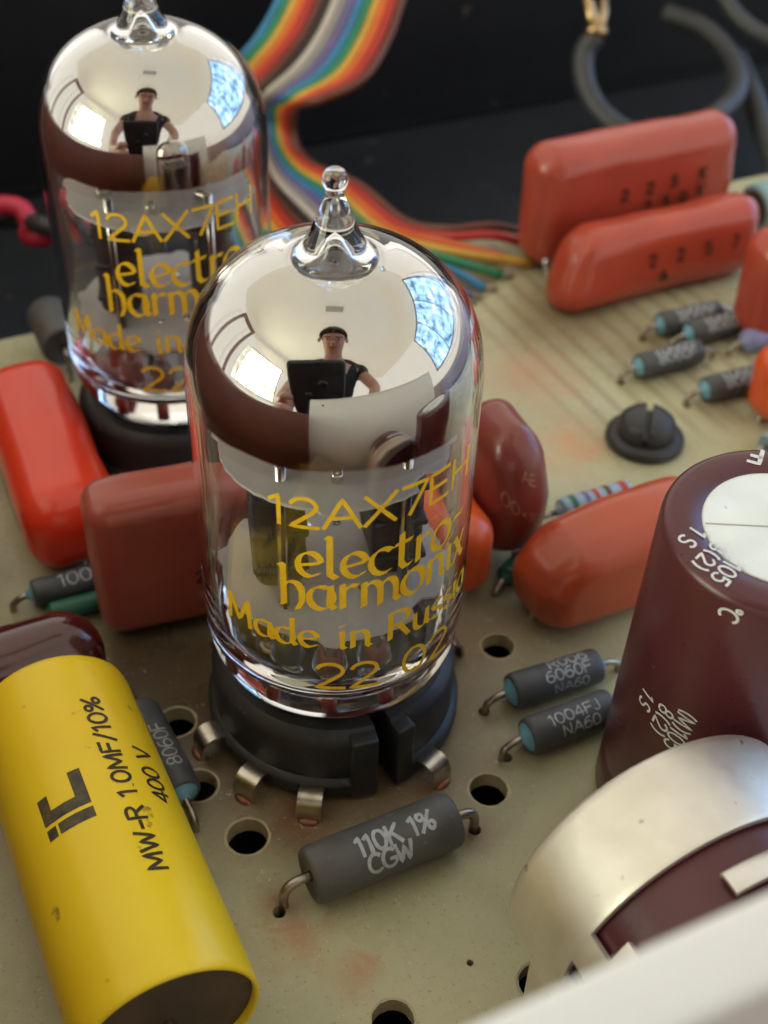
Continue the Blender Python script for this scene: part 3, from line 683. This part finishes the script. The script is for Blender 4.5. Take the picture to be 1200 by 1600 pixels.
TABS = [-150, -122, -96, -42, 30, 68, 106, 150]
def make_socket(label, base, gap, spin):
    t = thing('tube_socket', label, 'tube socket', base)
    g0, g1 = R(gap+4.5), R(gap-4.5+360)
    pr = [(7.3, 0.5), (10.9, 0.5), (11.2, 0.8), (11.2, 2.0), (11.0, 2.3), (10.65, 2.5), (10.65, 6.5), (10.35, 7.2), (9.7, 7.75), (8.9, 7.8), (8.5, 7.5), (7.3, 6.4)]
    k = MB(); k.lathe(pr, 90, True, g0, g1); k.build('body', M['bakelite'], t, auto=30)
    k = MB(); k.lathe([(0, 0.6), (7.2, 0.6), (7.2, 6.2), (6.6, 6.6), (0, 6.6)], 48); k.build('core', M['bakelite'], t, auto=30)
    for i in range(9):
        a = spin+R(36*i+18)
        k = MB(); k.lathe([(0.55, 6.7), (1.05, 6.7), (1.15, 7.4), (0.95, 7.85), (0.6, 7.9), (0.55, 7.2)], 16)
        k.build('contact', M['shiny'], t, xf=Matrix.Translation((5.95*math.cos(a), 5.95*math.sin(a), 0)))
    for sg, w2 in ((-1, 2.3), (1, 1.7)):
        a = R(gap)+sg*(R(4.5)+w2/2/11)
        k = MB(); k.rbox(2.2, w2, 7.1, 0.25, 2, 2, z0=0.4)
        k.build('lug', M['bakelite'], t, xf=Matrix.Rotation(a, 4, 'Z') @ Matrix.Translation((10.15, 0, 0)), auto=40)
    for az in TABS:
        rz = Matrix.Rotation(R(az)+spin, 4, 'Z')
        k = MB(); k.strip([(10.9, 1.75), (11.5, 2.1), (12.1, 2.15), (12.6, 1.95), (12.9, 1.45), (13.02, 0.7), (13.0, 0.0), (12.95, -0.9)], 2.05, 0.26)
        tb = k.build('contact_tab', M['tab'], t, xf=rz, auto=50)
        k = MB(); k.lathe([(0.95, 0.02), (0.8, 0.16), (0.5, 0.26), (0, 0.3)], 14)
        k.build('solder', M['solder'], tb, xf=rz @ Matrix.Translation((13.2, 0, 0)) @ Matrix.Diagonal((0.6, 1, 1, 1)))
    return t
make_socket('black bakelite tube socket under the sharp foreground tube', (0, 0, 0), -63, 0)
make_socket('black tube socket under the rear tube, beside the bright red capacitor', (-19.2, 37.7, 0), -40, R(6))

# ------------------------------------------------------------------ yellow axial capacitor
yc = thing('film_capacitor', 'large yellow cylindrical capacitor with black print, near left corner', 'capacitor', (-16.7, -20, 0), (0, 0, R(-62.68)))
RY = 6.5
CY = Matrix.Translation((0, 0, RY)) @ Matrix.Rotation(R(90), 4, 'Y')      # lathe z runs along the body's x
k = MB(); k.lathe([(5.95, -13.1), (6.0, -13.6), (6.25, -13.8), (6.42, -13.6), (RY, -12.9), (RY, -5), (RY, 4), (RY, 15.6), (6.46, 16.3), (6.33, 16.55), (6.12, 16.5), (6.06, 15.9)], 72)
k.build('sleeve', M['yellow'], yc, xf=CY)
for z0, z1 in ((15.95, 16.0), (-13.45, -13.5)):
    k = MB(); k.lathe([(0, z1), (5.3, z1), (6.05, z0)], 48); k.build('end_fill', M['brown_end'], yc, xf=CY)
for sg in (-1, 1):
    k = MB(); k.tube(spline([(sg*15.0, 0, RY), (sg*17, 0, RY), (sg*18.2, 0, RY-0.6), (sg*18.8, 0, RY-2.2), (sg*18.8, 0, -1.5)], 5), 0.4, 8); k.build('lead', M['lead'], yc)
def oncyl(Rr, cz, th0, u0=0.0, flip=1):
    # text along -x reading from near end to far end, letter tops to the left as seen from the camera
    return lambda u, v: (u0-u*flip, (Rr)*math.cos(th0+v/Rr*flip), cz+Rr*math.sin(th0+v/Rr*flip))
def ymap(u0, th):
    # local +x points at the near end; local +y is to the camera's right; letters read from near to far with tops to the left
    return lambda u, v: (u0-u, (RY+0.03)*math.cos(R(th)+v/RY), RY+(RY+0.03)*math.sin(R(th)+v/RY))
lettering('MW-R 1.0MF/10%', 1.42, 0.27, ymap(8.3, 62), M['ink_k'], yc, fit=17.2)
lettering('400 V', 1.6, 0.25, ymap(1.9, 36), M['ink_k'], yc, fit=5.6)
# block logo: a stemmed dot and a square open bracket
lg = MB()
def patch(u0, u1, v0, v1):
    f = ymap(2.55, 92); nu = 3; nv = 4
    vs = [f(u0+(u1-u0)*i/nu, v0+(v1-v0)*j/nv) for i in range(nu+1) for j in range(nv+1)]
    lg.add(vs, [(i*(nv+1)+j, (i+1)*(nv+1)+j, (i+1)*(nv+1)+j+1, i*(nv+1)+j+1) for i in range(nu) for j in range(nv)])
patch(0, 0.95, 0, 2.75); patch(0, 0.95, 2.95, 3.75)
patch(1.3, 2.3, 0, 3.75); patch(2.3, 4.6, 0, 0.95); patch(2.3, 3.7, 2.9, 3.75)
lg.build('logo', M['ink_logo'], yc, smooth=False)

# ------------------------------------------------------------------ film capacitors dipped in red epoxy
def redcap(label, x, y, yaw, L, T, H, r, m_, z0=0.6, tilt=0.0, deform=None, nz=0.38, seed=0.0, leads=True, lead_m='shiny'):
    t = thing('film_capacitor', label, 'capacitor', (x, y, 0), (tilt, 0, yaw))
    k = MB(); k.rbox(L, T, H, r, 6, 6, z0=z0, deform=deform, nz=nz, nf=0.16, seed=seed)
    k.build('body', m_, t)
    if leads:
        for sg in (-1, 1):
            k = MB(); k.tube(spline([(sg*(L/2-1.6), 0, z0+1.5), (sg*(L/2-1.4), 0, z0-0.4), (sg*(L/2-1.4), 0, -1.2)], 4), 0.38, 8); k.build('lead', M[lead_m], t)
    return t
def front(T, dy=0.06): return lambda x0, z0: (lambda u, v: (x0+u, -T/2-dy, z0+v))
c1 = redcap('tall red capacitor at the back right, taller of the stacked pair', *xy(69.2, 59.6), YAW, 31.6, 8.0, 16.6, 3.4, M['c_back'], seed=1, z0=0.8)
for tx, u, z, h in (('2', -3.8, 9.6, 1.6), ('2', 0.2, 9.9, 1.6), ('5', 4.0, 10.2, 1.6), ('K', 8.6, 10.5, 1.6), ('2', 0.2, 7.2, 1.6), ('5', 3.2, 7.4, 1.6), ('0', 6.0, 7.5, 1.6), ('V', 8.6, 8.1, 1.6)):
    lettering(tx, h, 0.34, front(8.0, 0.16)(u, z), M['ink_k'], c1)
def tri(parent, x, z, y, s, m_):
    k = MB(); k.add([(x-s, y, z), (x+s, y, z), (x, y, z+2*s)], [(0, 1, 2)]); k.build('triangle_mark', m_, parent, smooth=False)
tri(c1, -1.6, 4.6, -4.2, 0.85, M['ink_k'])
k = MB(); k.tube(spline([(-14.3, -3.6, 3), (-14.3, -4.6, 1.6), (-13.7, -5.2, 1.0), (-12.6, -5.6, 1.2)], 5), 0.5, 8); k.build('lead', M['shiny'], c1)
def slant(q, h): return Vector((q.x+(-1.2+0.42*(q.z))*(1 if q.x < 0 else 0.45)*0.9, q.y, q.z))
c2 = redcap('low red-orange capacitor leaning in front of the tall red one', *xy(68.6, 48.6), YAW, 29.5, 7.6, 10.6, 3.4, M['c_back2'], tilt=R(-10), deform=slant, seed=2, z0=-0.2)
for tx, u in (('2', -4.5), ('2', -0.2), ('5', 4.2), ('7', 8.6)):
    lettering(tx, 1.6, 0.32, front(7.6, 0.16)(u, 4.8), M['ink_d'], c2)
tri(c2, -2.2, 2.6, -4.0, 0.8, M['ink_k'])
redcap('red capacitor cut by the right picture edge, above the orange one', *xy(82.8, 33.4), YAW, 26, 7, 14.6, 3.0, M['c_back'], seed=3)
redcap('orange capacitor sliver at the right picture edge near the screw', *xy(69.7, 18.6), YAW, 18, 6.2, 9.4, 2.8, M['c_vivid'], seed=4)
c5 = redcap('bright red capacitor lying beside the rear tube socket, far left', *xy(-16.0, 37.6), R(115), 27.5, 9.7, 9.4, 3.7, M['c_bright'], seed=5)
hatch = [[(q*0.95, 0.1*math.sin(q*3)), (q*0.95+0.5, 1.5+0.3*math.sin(q*5))] for q in range(10)]
mb = MB(); ink(mb, hatch, 0.36, lambda u, v: (-8+u*0.9, 4.95, 3.6+v), None, 0.3); mb.build('lettering', M['ink_k'], c5, smooth=False)
c6 = redcap('brick red block capacitor printed with a 2, left of the sharp tube', -14.6, 10.8, R(20), 17.2, 6.0, 16.3, 2.2, M['c_brick'], seed=6, nz=0.18)
lettering('2', 1.35, 0.24, front(6.0, 0.13)(0.4, 6.4), M['ink_k'], c6)
def pear(q, h):
    k = 1-0.10*max(0, q.z/h[2]); kk = 1-0.16*max(0, -q.x/h[0])*max(0, q.z/h[2]+0.2)
    return Vector((q.x*kk, q.y*k, q.z))
c7 = redcap('vivid orange capacitor half hidden behind the sharp tube', *xy(16.9, 11.8), R(116.5), 13.0, 6.0, 9.6, 2.8, M['c_vivid'], seed=7)
def pear2(q, h):
    s_ = q.z/h[2]
    kx = 1-0.36*max(0, s_)**1.2-0.20*max(0, -s_)**2
    return Vector((q.x*kx+0.0*s_, q.y*(1-0.25*max(0, s_)), q.z))
c8 = redcap('russet teardrop capacitor with scratched gold print right of the sharp tube', *xy(23.6, 13.2), R(114), 12.6, 6.6, 14.8, 3.2, M['c_russet'], seed=8, z0=1.6, deform=pear2, nz=0.35)
c9 = redcap('glossy dark maroon capacitor above the yellow cylinder, left edge', *xy(-27.4, 10.0), YAW, 19, 8.2, 8.8, 4.0, M['c_dark'], seed=9, lead_m='lead')
lettering('20+1', 2.0, 0.18, front(8.0, 0.05)(-3.2, 3.4), M['ink_g'], c9, fit=7.5)
def blob(q, h):
    a = max(0.0, -q.x/h[0]); s_ = q.z/h[2]
    return Vector((q.x+a*(2.2*max(0, s_)+0.5*max(0, -s_)**2), q.y*(1-0.22*a*max(0, s_)), q.z-0.9*a*max(0, s_)))
c10 = redcap('big orange-red capacitor between the twin resistors and maroon can', *xy(30.6, 1.6), YAW, 20.5, 8.6, 10.6, 3.0, M['c_orange'], seed=10, z0=0.3, deform=blob, nz=0.4)
redcap('dark red capacitor sliver at the left picture edge', -38.0, 14.5, R(116), 9, 6, 9, 2.6, M['c_russet'], seed=11)
# scratched gold print on the teardrop: text runs down its broad right-hand face
def tear(y0, z0_, sl):
    def f(u, v):
        y = y0-u*0.8; z = z0_+v*0.85-u*sl
        yy = max(-3.2, min(3.2, y)); q = Vector((-(6.3-3.2)-3.2*math.sqrt(max(0, 1-(yy/3.3)**2)), yy, z-1.6-7.4))
        q = pear2(q, (6.3, 3.3, 7.4))
        qn = Vector((q.x*0.16+8, q.y*0.16, q.z*0.16))
        q = q+Vector((noise.noise(qn), noise.noise(qn+Vector((9, 3, 1))), noise.noise(qn+Vector((2, 7, 5)))))*0.35
        d_ = Vector((-1, yy/3.3, 0)).normalized()*0.07
        return q+d_+Vector((0, 0, 9.0))
    return f
lettering('00+1E', 1.5, 0.14, tear(2.4, 10.2, 0.75), M['ink_g'], c8, rough=0.5)
lettering('AE', 1.3, 0.18, tear(0.6, 12.4, 0.5), M['ink_g'], c8, rough=0.5)

# ------------------------------------------------------------------ resistors
def resistor(label, x, y, yaw, L, D, m_, zc=None, ends=None, texts=(), lead_l=2.6, droop=True, group=None, bands=(), tint=None, name='resistor', r_lead=0.34, endk=1.0):
    zc = zc if zc is not None else D/2+0.15
    t = thing(name, label, 'resistor', (x, y, 0), (0, 0, yaw), group)
    RX = Matrix.Translation((0, 0, zc)) @ Matrix.Rotation(R(90), 4, 'Y')
    r = D/2; h = L/2
    k = MB(); k.lathe([(0, -h+0.25), (r*0.72, -h+0.22), (r*0.80, -h), (r*0.92, -h+0.08), (r, -h+0.45), (r, -h*0.4), (r*0.985, 0), (r, h*0.4), (r, h-0.45), (r*0.92, h-0.08), (r*0.80, h), (r*0.72, h-0.22), (0, h-0.25)], 40)
    k.build('body', m_, t, xf=RX)
    if ends:
        for sg in (-1, 1):
            k = MB(); k.lathe([(r*0.82, 0), (r*0.70, 0.18*endk), (r*0.4, 0.38*endk), (r*0.26, 0.75*endk), (0, 0.8*endk)], 20)
            k.build('end_seal', ends, t, xf=RX @ Matrix.Translation((0, 0, sg*(h-0.12))) @ Matrix.Rotation(0 if sg > 0 else PI, 4, 'X'))
    for sg in (-1, 1):
        k = MB()
        if droop: k.tube(spline([(sg*(h-0.3), 0, zc), (sg*(h+lead_l*0.45), 0, zc-0.05), (sg*(h+lead_l*0.85), 0, zc-0.5), (sg*(h+lead_l), 0, zc*0.4), (sg*(h+lead_l), 0, -1.4)], 5), r_lead, 8)
        else: k.tube([(sg*(h-0.3), 0, zc), (sg*(h+lead_l), 0, zc-0.2)], r_lead, 8)
        k.build('lead', M['lead'], t)
    for (q, wd, mm) in bands:
        k = MB(); k.lathe([(r+0.03, q-wd/2), (r+0.03, q+wd/2)], 32); k.build('colour_band', mm, t, xf=RX)
    for (tx, h_, wd, th, fit, u0) in texts:
        # seen from the front (-y side); th = angle up from the -y horizon
        f = lambda u, v, th=th: (u, -(r+0.025)*math.cos(R(th)+v/r), zc+(r+0.025)*math.sin(R(th)+v/r))
        lettering(tx, h_, wd, f, M['ink_s'], t, fit=fit, center=u0, rough=0.35)
    return t
resistor('large grey resistor printed 110K 1% CGW in front of the tube socket', 4.8, -17.2, R(27.4), 12.9, 4.7, M['res2'], zc=2.7, texts=(('110K 1%', 1.55, 0.30, 56, 6.9, 0.9), ('CGW', 1.5, 0.30, 16, 4.0, -0.1)), lead_l=2.1, r_lead=0.42)
resistor('grey resistor printed 1004FJ NA60, nearer of the twin resistors', 20.95, -3.0, R(27), 8.6, 3.4, M['res'], ends=M['resend'], texts=(('1004FJ', 0.98, 0.13, 60, 5.2, 0.2), ('NA60', 0.98, 0.13, 18, 3.9, 0.5)), lead_l=2.3)
resistor('grey resistor printed 6060F, farther of the twin resistors', 20.1, 2.0, R(24), 9.0, 3.35, M['res'], ends=M['resend'], texts=(('R006', 0.95, 0.13, 86, 4.0, 1.3), ('6060F', 1.0, 0.14, 44, 4.7, 0.9), ('NA60', 0.85, 0.10, 4, 3.6, 1.0)), lead_l=2.4)
resistor('dark grey resistor printed 8060F tucked beside the yellow cylinder', -14.4, -7.9, R(-60), 10.2, 3.4, M['res'], ends=M['resend'], lead_l=2.4)
t = bpy.data.objects['resistor.003']
lettering('8060F', 1.25, 0.13, lambda u, v: (-u, 1.72*math.cos(R(58)+v/1.7), 1.85+1.72*math.sin(R(58)+v/1.7)), M['ink_s'], t, fit=5.0, center=-0.6)
resistor('slim grey resistor printed 100 behind the dark maroon capacitor', -25.6, 12.4, R(25), 9.0, 2.8, M['res'], ends=M['resend'], texts=(('100', 1.3, 0.14, 42, 3.4, -0.2),), lead_l=2.0)
for (lb, x, y, ya) in (('dark grey resistor nearest the low red-orange capacitor, left of two', 41.9, 63.6, 24), ('dark grey resistor right of the one at the low red-orange capacitor', 45.2, 61.8, 26),
                       ('dark grey resistor alone in the middle above the black screw', 38.0, 54.3, 26), ('dark grey resistor right of the black screw, at the orange sliver', 45.4, 49.9, 24)):
    resistor(lb, x, y, R(ya), 8.9, 3.1, M['res'], ends=M['resend'], texts=(('NA60', 1.1, 0.16, 62, 5.5, 0.5), ('8060F', 1.1, 0.16, 24, 5.5, 0.5)), lead_l=2.3, group='grey resistors at the back right')
resistor('lavender dipped component behind the lone dark resistor, right side', 50.2, 59.8, YAW, 4.6, 2.9, M['lav'], lead_l=2.2, ends=M['lav'])
resistor('pale blue resistor with coloured bands behind the big orange-red capacitor', 26.3, 27.1, R(25), 8.4, 2.7, M['pblue'], zc=1.7, droop=False, lead_l=5.0, ends=M['pblue'], r_lead=0.3,
         bands=((-2.9, 0.7, M['green']), (-1.3, 0.55, M['w_vio']), (-0.1, 0.55, M['w_red']), (1.3, 0.6, M['w_brown']), (3.2, 0.8, M['w_red'])))
resistor('dark green resistor with pale band below the russet teardrop', 18.4, 18.2, R(53), 7.0, 2.4, M['green'], ends=M['green'], bands=((-0.4, 0.5, M['w_gry']),), lead_l=1.6)
resistor('dark grey upright-ended component behind the bright red capacitor', -36.2, 52.4, R(116.5), 8, 5.2, M['res2'], zc=3.8, lead_l=1.5)
resistor('pale green resistor peeking out below the slim grey 100 resistor', -24.4, 9.9, R(25), 7.0, 2.0, M['green'], ends=M['green'], lead_l=1.2)
resistor('light blue capacitor-like roll at the right edge behind the red capacitors', 59.4, 91.6, YAW, 11, 7.0, M['sky'], zc=3.8, ends=M['brown_end'], name='axial_component', lead_l=2.0)
resistor('pale slate component peeking over the maroon can at the right edge', 49.6, 39.2, YAW, 7, 3.0, M['pblue'], lead_l=1.5, name='axial_component')
for nm_ in ('axial_component', 'axial_component.001'): bpy.data.objects[nm_]['category'] = 'component'

# ------------------------------------------------------------------ maroon electrolytic standing upright
ec = thing('electrolytic_capacitor', 'upright maroon electrolytic can with white disc on top', 'capacitor', (31.2, -8.3, 0), (R(3.5), 0, 0))
RE, HE = 8.2, 32.4
k = MB(); k.lathe([(7.6, 0.0), (8.0, 0.2), (RE, 0.7), (RE, 4), (RE-0.12, 4.6), (RE-0.12, 5.2), (RE, 5.8), (RE+0.02, 14), (RE, 22), (RE, HE-0.9), (RE-0.12, HE-0.45), (RE-0.4, HE-0.12), (RE-0.8, HE), (6.6, HE-0.02), (5.55, HE-0.05), (5.4, HE-0.22), (5.3, HE-0.3)], 96)
k.build('sleeve', M['purple'], ec)
k = MB(); k.lathe([(5.42, HE-0.25), (5.40, HE-0.17), (5.2, HE-0.16), (0, HE-0.16)], 72); k.build('vent_disc', M['disc'], ec)
k = MB(); k.box(-5.2, 5.2, -0.06, 0.06, HE-0.17, HE-0.125); dv = k.build('score_line', M['vent'], ec, smooth=False); dv.rotation_euler = (0, 0, R(-1))
def etop(xc, yc_, ang):
    c_, s_ = math.cos(R(ang)), math.sin(R(ang))
    def f(u, v):
        x, y = xc+u*c_-v*s_, yc_+u*s_+v*c_
        r = math.hypot(x, y)
        if r <= RE-0.8: return (x, y, HE+0.03)
        # over the rounded rim the print follows on down the side
        ov = r-(RE-0.8); z = HE+0.03-max(0, ov-0.35)*1.0; rr = min(r, RE+0.04)
        return (x/r*rr, y/r*rr, z)
    return f
lettering('F', 1.5, 0.32, etop(0.1, 7.55, 160), M['ink_w'], ec)
lettering('L', 1.4, 0.32, etop(2.5, 7.3, 172), M['ink_w'], ec)
lettering('1 S', 1.2, 0.18, etop(-6.15, -0.4, -135), M['ink_w'], ec)
lettering('8(2)', 1.15, 0.18, etop(-4.95, -1.75, -131), M['ink_w'], ec, gap=0.12)
lettering(')105', 1.2, 0.18, etop(-4.1, -3.05, -129), M['ink_w'], ec)
def eside(az0, z0, ang):
    c_, s_ = math.cos(R(ang)), math.sin(R(ang))
    return lambda u, v: ((RE+0.04)*math.cos(R(az0)+(u*c_-v*s_)/RE), (RE+0.04)*math.sin(R(az0)+(u*c_-v*s_)/RE), z0+u*s_+v*c_)
lettering('o_C', 1.3, 0.21, eside(-126, 31.9, -100), M['ink_w'], ec)
lettering('1S', 1.25, 0.19, eside(-155, 18.4, -95), M['ink_w'], ec, gap=0.5)
lettering('8(2)', 1.3, 0.19, eside(-142, 18.7, -95), M['ink_w'], ec, gap=0.15)
lettering('(M)105', 1.4, 0.19, eside(-131, 19.7, -95), M['ink_w'], ec)

# ------------------------------------------------------------------ lying maroon can in a satin steel strap clamp
cx_, cy2 = xy(11.2, -30.35)
RC, ZC = 11.4, 11.8
lc = thing('electrolytic_capacitor', 'lying maroon electrolytic can inside the silver strap clamp', 'capacitor', (cx_, cy2, 0), (0, 0, YAW))
TY = Matrix.Translation((0, 0, ZC)) @ Matrix.Rotation(R(90), 4, 'X')     # lathe z runs towards the camera along local -y
k = MB(); k.lathe([(0, 0.5), (9.0, 0.5), (10.0, 0.7), (10.6, 1.4), (10.6, 6.4), (10.6, 12), (10.6, 19), (10.1, 20.0), (0, 20.05)], 72); k.build('sleeve', M['purple'], lc, xf=TY)
sc_ = thing('strap_clamp', 'wide satin silver metal strap clamp arched over the lying can', 'clamp', (cx_, cy2, 0), (0, 0, YAW))
def strap(k0, k1, a0, a1, ro=11.4, th=0.45, ease=0.9, n=48):
    mb = MB(); rows = []
    ks = [k0, k0+0.15*ease, k0+0.45*ease, k0+ease] + [k0+ease+(k1-k0-2*ease)*j/4 for j in range(1, 4)] + [k1-ease, k1-0.45*ease, k1-0.15*ease, k1] if ease > 0 else [k0, (k0+k1)/2, k1]
    dr = ([0.45, 0.22, 0.06, 0] + [0]*3 + [0, 0.0, 0.02, 0.06]) if ease > 0 else [0, 0, 0]
    P = []
    for i in range(n+1):
        a = R(a0+(a1-a0)*i/n); row = []
        for kk, d_ in zip(ks, dr): row.append(((ro-d_)*math.cos(a), -kk, ZC+(ro-d_)*math.sin(a)))
        for kk, d_ in zip(reversed(ks), reversed(dr)): row.append(((ro-th-d_)*math.cos(a), -kk, ZC+(ro-th-d_)*math.sin(a)))
        P.append(row)
    w2 = len(P[0]); vs = [q for row in P for q in row]
    fs = [(i*w2+j, (i+1)*w2+j, (i+1)*w2+(j+1) % w2, i*w2+(j+1) % w2) for i in range(n) for j in range(w2)]
    fs += [tuple(reversed(range(w2))), tuple(n*w2+j for j in range(w2))]
    mb.add(vs, fs); return mb
strap(0.0, 7.1, -30, 212).build('band', M['clamp'], sc_, auto=50)
strap(7.12, 9.2, 150, 163, ease=0).build('bridge', M['clamp'], sc_, auto=50)
strap(7.12, 9.2, 172, 205, ease=0).build('bridge', M['clamp'], sc_, auto=50)
strap(9.22, 12.0, 140, 205, ease=0).build('band', M['clamp'], sc_, auto=50)
strap(9.2, 10.9, -30, 104, ease=0.7, ro=11.75).build('band', M['clamp'], sc_, auto=50)
for kk in (3.5, 10.6):
    k = MB(); k.rbox(0.45, 2.4, 8.0, 0.15, 2, 2); k.build('foot', M['clamp'], sc_, xf=Matrix.Translation((-10.0, -kk, 0)))

# ------------------------------------------------------------------ slotted black screw on a washer
SCX = Matrix.Diagonal((0.9, 0.9, 0.9, 1))
st = thing('slotted_screw', 'black slotted screw with wide washer on the bare board', 'screw', (33.4, 40.0, 0), (0, 0, R(78)))
k = MB(); k.lathe([(0, 0.05), (4.3, 0.05), (4.5, 0.3), (4.45, 0.9), (4.1, 1.3), (3.3, 1.45), (0, 1.45)], 40); k.build('washer', M['screw'], st, auto=50)
for sg in (-1, 1):
    # the head in two halves either side of the slot
    k = MB(); N = 20; rows = [(3.25, 1.5), (3.3, 2.2), (3.1, 3.0), (2.6, 3.5), (1.6, 3.8)]
    a0 = math.asin(0.36/3.3); vs = []; fs = []
    for r, z in rows:
        for i in range(N+1):
            a = a0+(PI-2*a0)*i/N; vs.append((r*math.cos(a), sg*max(0.36, r*math.sin(a)), z))
    for j in range(len(rows)-1):
        for i in range(N): 
            q = (j*(N+1)+i, j*(N+1)+i+1, (j+1)*(N+1)+i+1, (j+1)*(N+1)+i); fs.append(q if sg > 0 else tuple(reversed(q)))
    n0 = (len(rows)-1)*(N+1); top = tuple(range(n0, n0+N+1)); fs.append(top if sg > 0 else tuple(reversed(top)))
    side = [j*(N+1) for j in range(len(rows))]+[j*(N+1)+N for j in reversed(range(len(rows)))]
    fs.append(tuple(side) if sg < 0 else tuple(reversed(side)))
    k.add(vs, fs); k.build('head_half', M['screw'], st, auto=40)
k = MB(); k.box(-2.9, 2.9, -0.34, 0.34, 1.5, 2.3); k.build('slot_floor', M['screw'], st, smooth=False)

# ------------------------------------------------------------------ rainbow ribbon cable, wires, far cables
def at(px, py, dep):
    # photo pixel plus depth in millimetres along the view axis -> world point
    return CAM+F*dep+RT*((px-600)/2000*dep)-UP*((py-800)/2000*dep)
def atz(px, py, z):
    d = F+RT*((px-600)/2000)-UP*((py-800)/2000); return CAM+d*((z-CAM.z)/d.z)
ST = [((668, -120), 190, (470, -120), 190), ((646, -50), 189, (452, -50), 189), ((628, 0), 188, (436, 0), 188), ((606, 62), 187, (404, 58), 188), ((568, 122), 185, (368, 100), 189), ((505, 154), 184, (345, 138), 193), ((464, 166), 187, (352, 160), 200),
      ((457, 195), 191, (366, 190), 203), ((463, 228), 192, (376, 245), 199), ((490, 258), 190, (384, 305), 188), ((560, 288), 186, (400, 362), 178), ((632, 345), 181, (470, 440), 168)]
cols = ['brown', 'red', 'orange', 'yel', 'grn', 'blu', 'vio', 'gry', 'wht', 'blk', 'brown', 'red', 'orange', 'yel', 'grn', 'blu']
NW = len(cols)
rc = thing('ribbon_cable', 'rainbow ribbon cable folding down behind the tubes onto the board', 'cable', at(470, 230, 190))
org = at(470, 230, 190)
ends = {0: (834, 366), 1: (836, 384), 2: (788, 402), 3: (832, 412), 4: (784, 429), 5: (757, 450)}
for i in range(NW):
    f = i/(NW-1); f2 = f
    P = []
    for (a, da, b_, db) in ST:
        A_, B_ = at(*a, da), at(*b_, db); P.append(A_.lerp(B_, f2))
    e = ends.get(i, (735-10*(i-6), 462+9*(i-6)))
    mid = (702-3*i, 358+11*i) if i < 6 else (668-8*(i-6), 440+9*(i-6))
    P.append(atz(mid[0], mid[1], 2.2+0.25*i % 1.2)); 
    if i in (0, 1): P.append(atz((mid[0]+e[0])/2, (mid[1]+e[1])/2-9, 3.0))
    P.append(atz(e[0], e[1], 0.7))
    k = MB(); k.tube([q-org for q in spline(P, 7)], 0.64, 8); wv = k.build('wire', M['w_'+cols[i]], rc)
    k = MB(); k.tube([P[-1]-org, P[-1]-org+Vector((1.3, 0.5, -0.3)), P[-1]-org+Vector((2.0, 0.8, -1.6))], 0.3, 6); k.build('wire_end', M['lead'], wv)
tw = thing('twisted_wire_pair', 'red and black twisted wires left of the rear tube', 'wire', atz(30, 350, 3))
o_ = atz(30, 350, 3)
k = MB(); k.tube([q-o_ for q in spline([atz(-60, 340, 4), atz(-10, 322, 6), atz(30, 325, 6), atz(46, 350, 4.5), atz(45, 368, 3), atz(70, 370, 3.2), atz(100, 352, 5), atz(125, 342, 5), atz(150, 365, 2)], 8)], 1.35, 10); k.build('red_strand', M['w_pinkred'], tw)
k = MB(); k.tube([q-o_ for q in spline([atz(-60, 352, 3), atz(-10, 345, 2), atz(30, 345, 3.5), atz(70, 352, 6), atz(100, 368, 4), atz(130, 372, 2)], 8)], 1.2, 10); k.build('black_strand', M['cablek'], tw)

bc = thing('black_cable', 'black cable looping from a brass connector against the dark rear panel', 'cable', at(935, 30, 201))
o_ = at(935, 30, 201)
k = MB(); k.tube([q-o_ for q in spline([at(930, 55, 201), at(912, 85, 202), at(914, 130, 202), at(938, 175, 201), at(985, 208, 200), at(1050, 212, 202), at(1110, 185, 206), at(1150, 145, 211), at(1145, 95, 216), at(1100, 45, 220), at(1040, 20, 224)], 8)], 1.75, 12); k.build('jacket', M['cablek'], bc)
k = MB(); k.tube([q-o_ for q in [at(930, 58, 201), at(931, 44, 201)]], 1.9, 12); k.build('ferrule', M['brass'], bc)
for dx, dd_ in ((-7, 0), (12, 3)):
    k = MB(); k.tube([q-o_ for q in [at(931+dx*0.3, 46, 201), at(930+dx, 20, 201+dd_), at(922+dx*1.5, -25, 202+dd_)]], 1.0, 8); k.build('brass_prong', M['brass'], bc)
for (lb, P, r) in (('thin dark cable curving through the upper right corner', [at(1120, -40, 221), at(1140, 10, 220), at(1175, 45, 219), at(1225, 70, 218)], 1.5),
                   ('dark cable running down the right edge behind the capacitors', [at(1150, 90, 224), at(1175, 150, 218), at(1195, 210, 212), at(1215, 270, 206)], 2.0)):
    o_ = P[0]; k = MB(); k.tube([q-o_ for q in spline(P, 8)], r, 10); c_ = k.build('dark_cable', M['cablek']); c_.location = o_*S
    tag(c_, lb, 'cable')
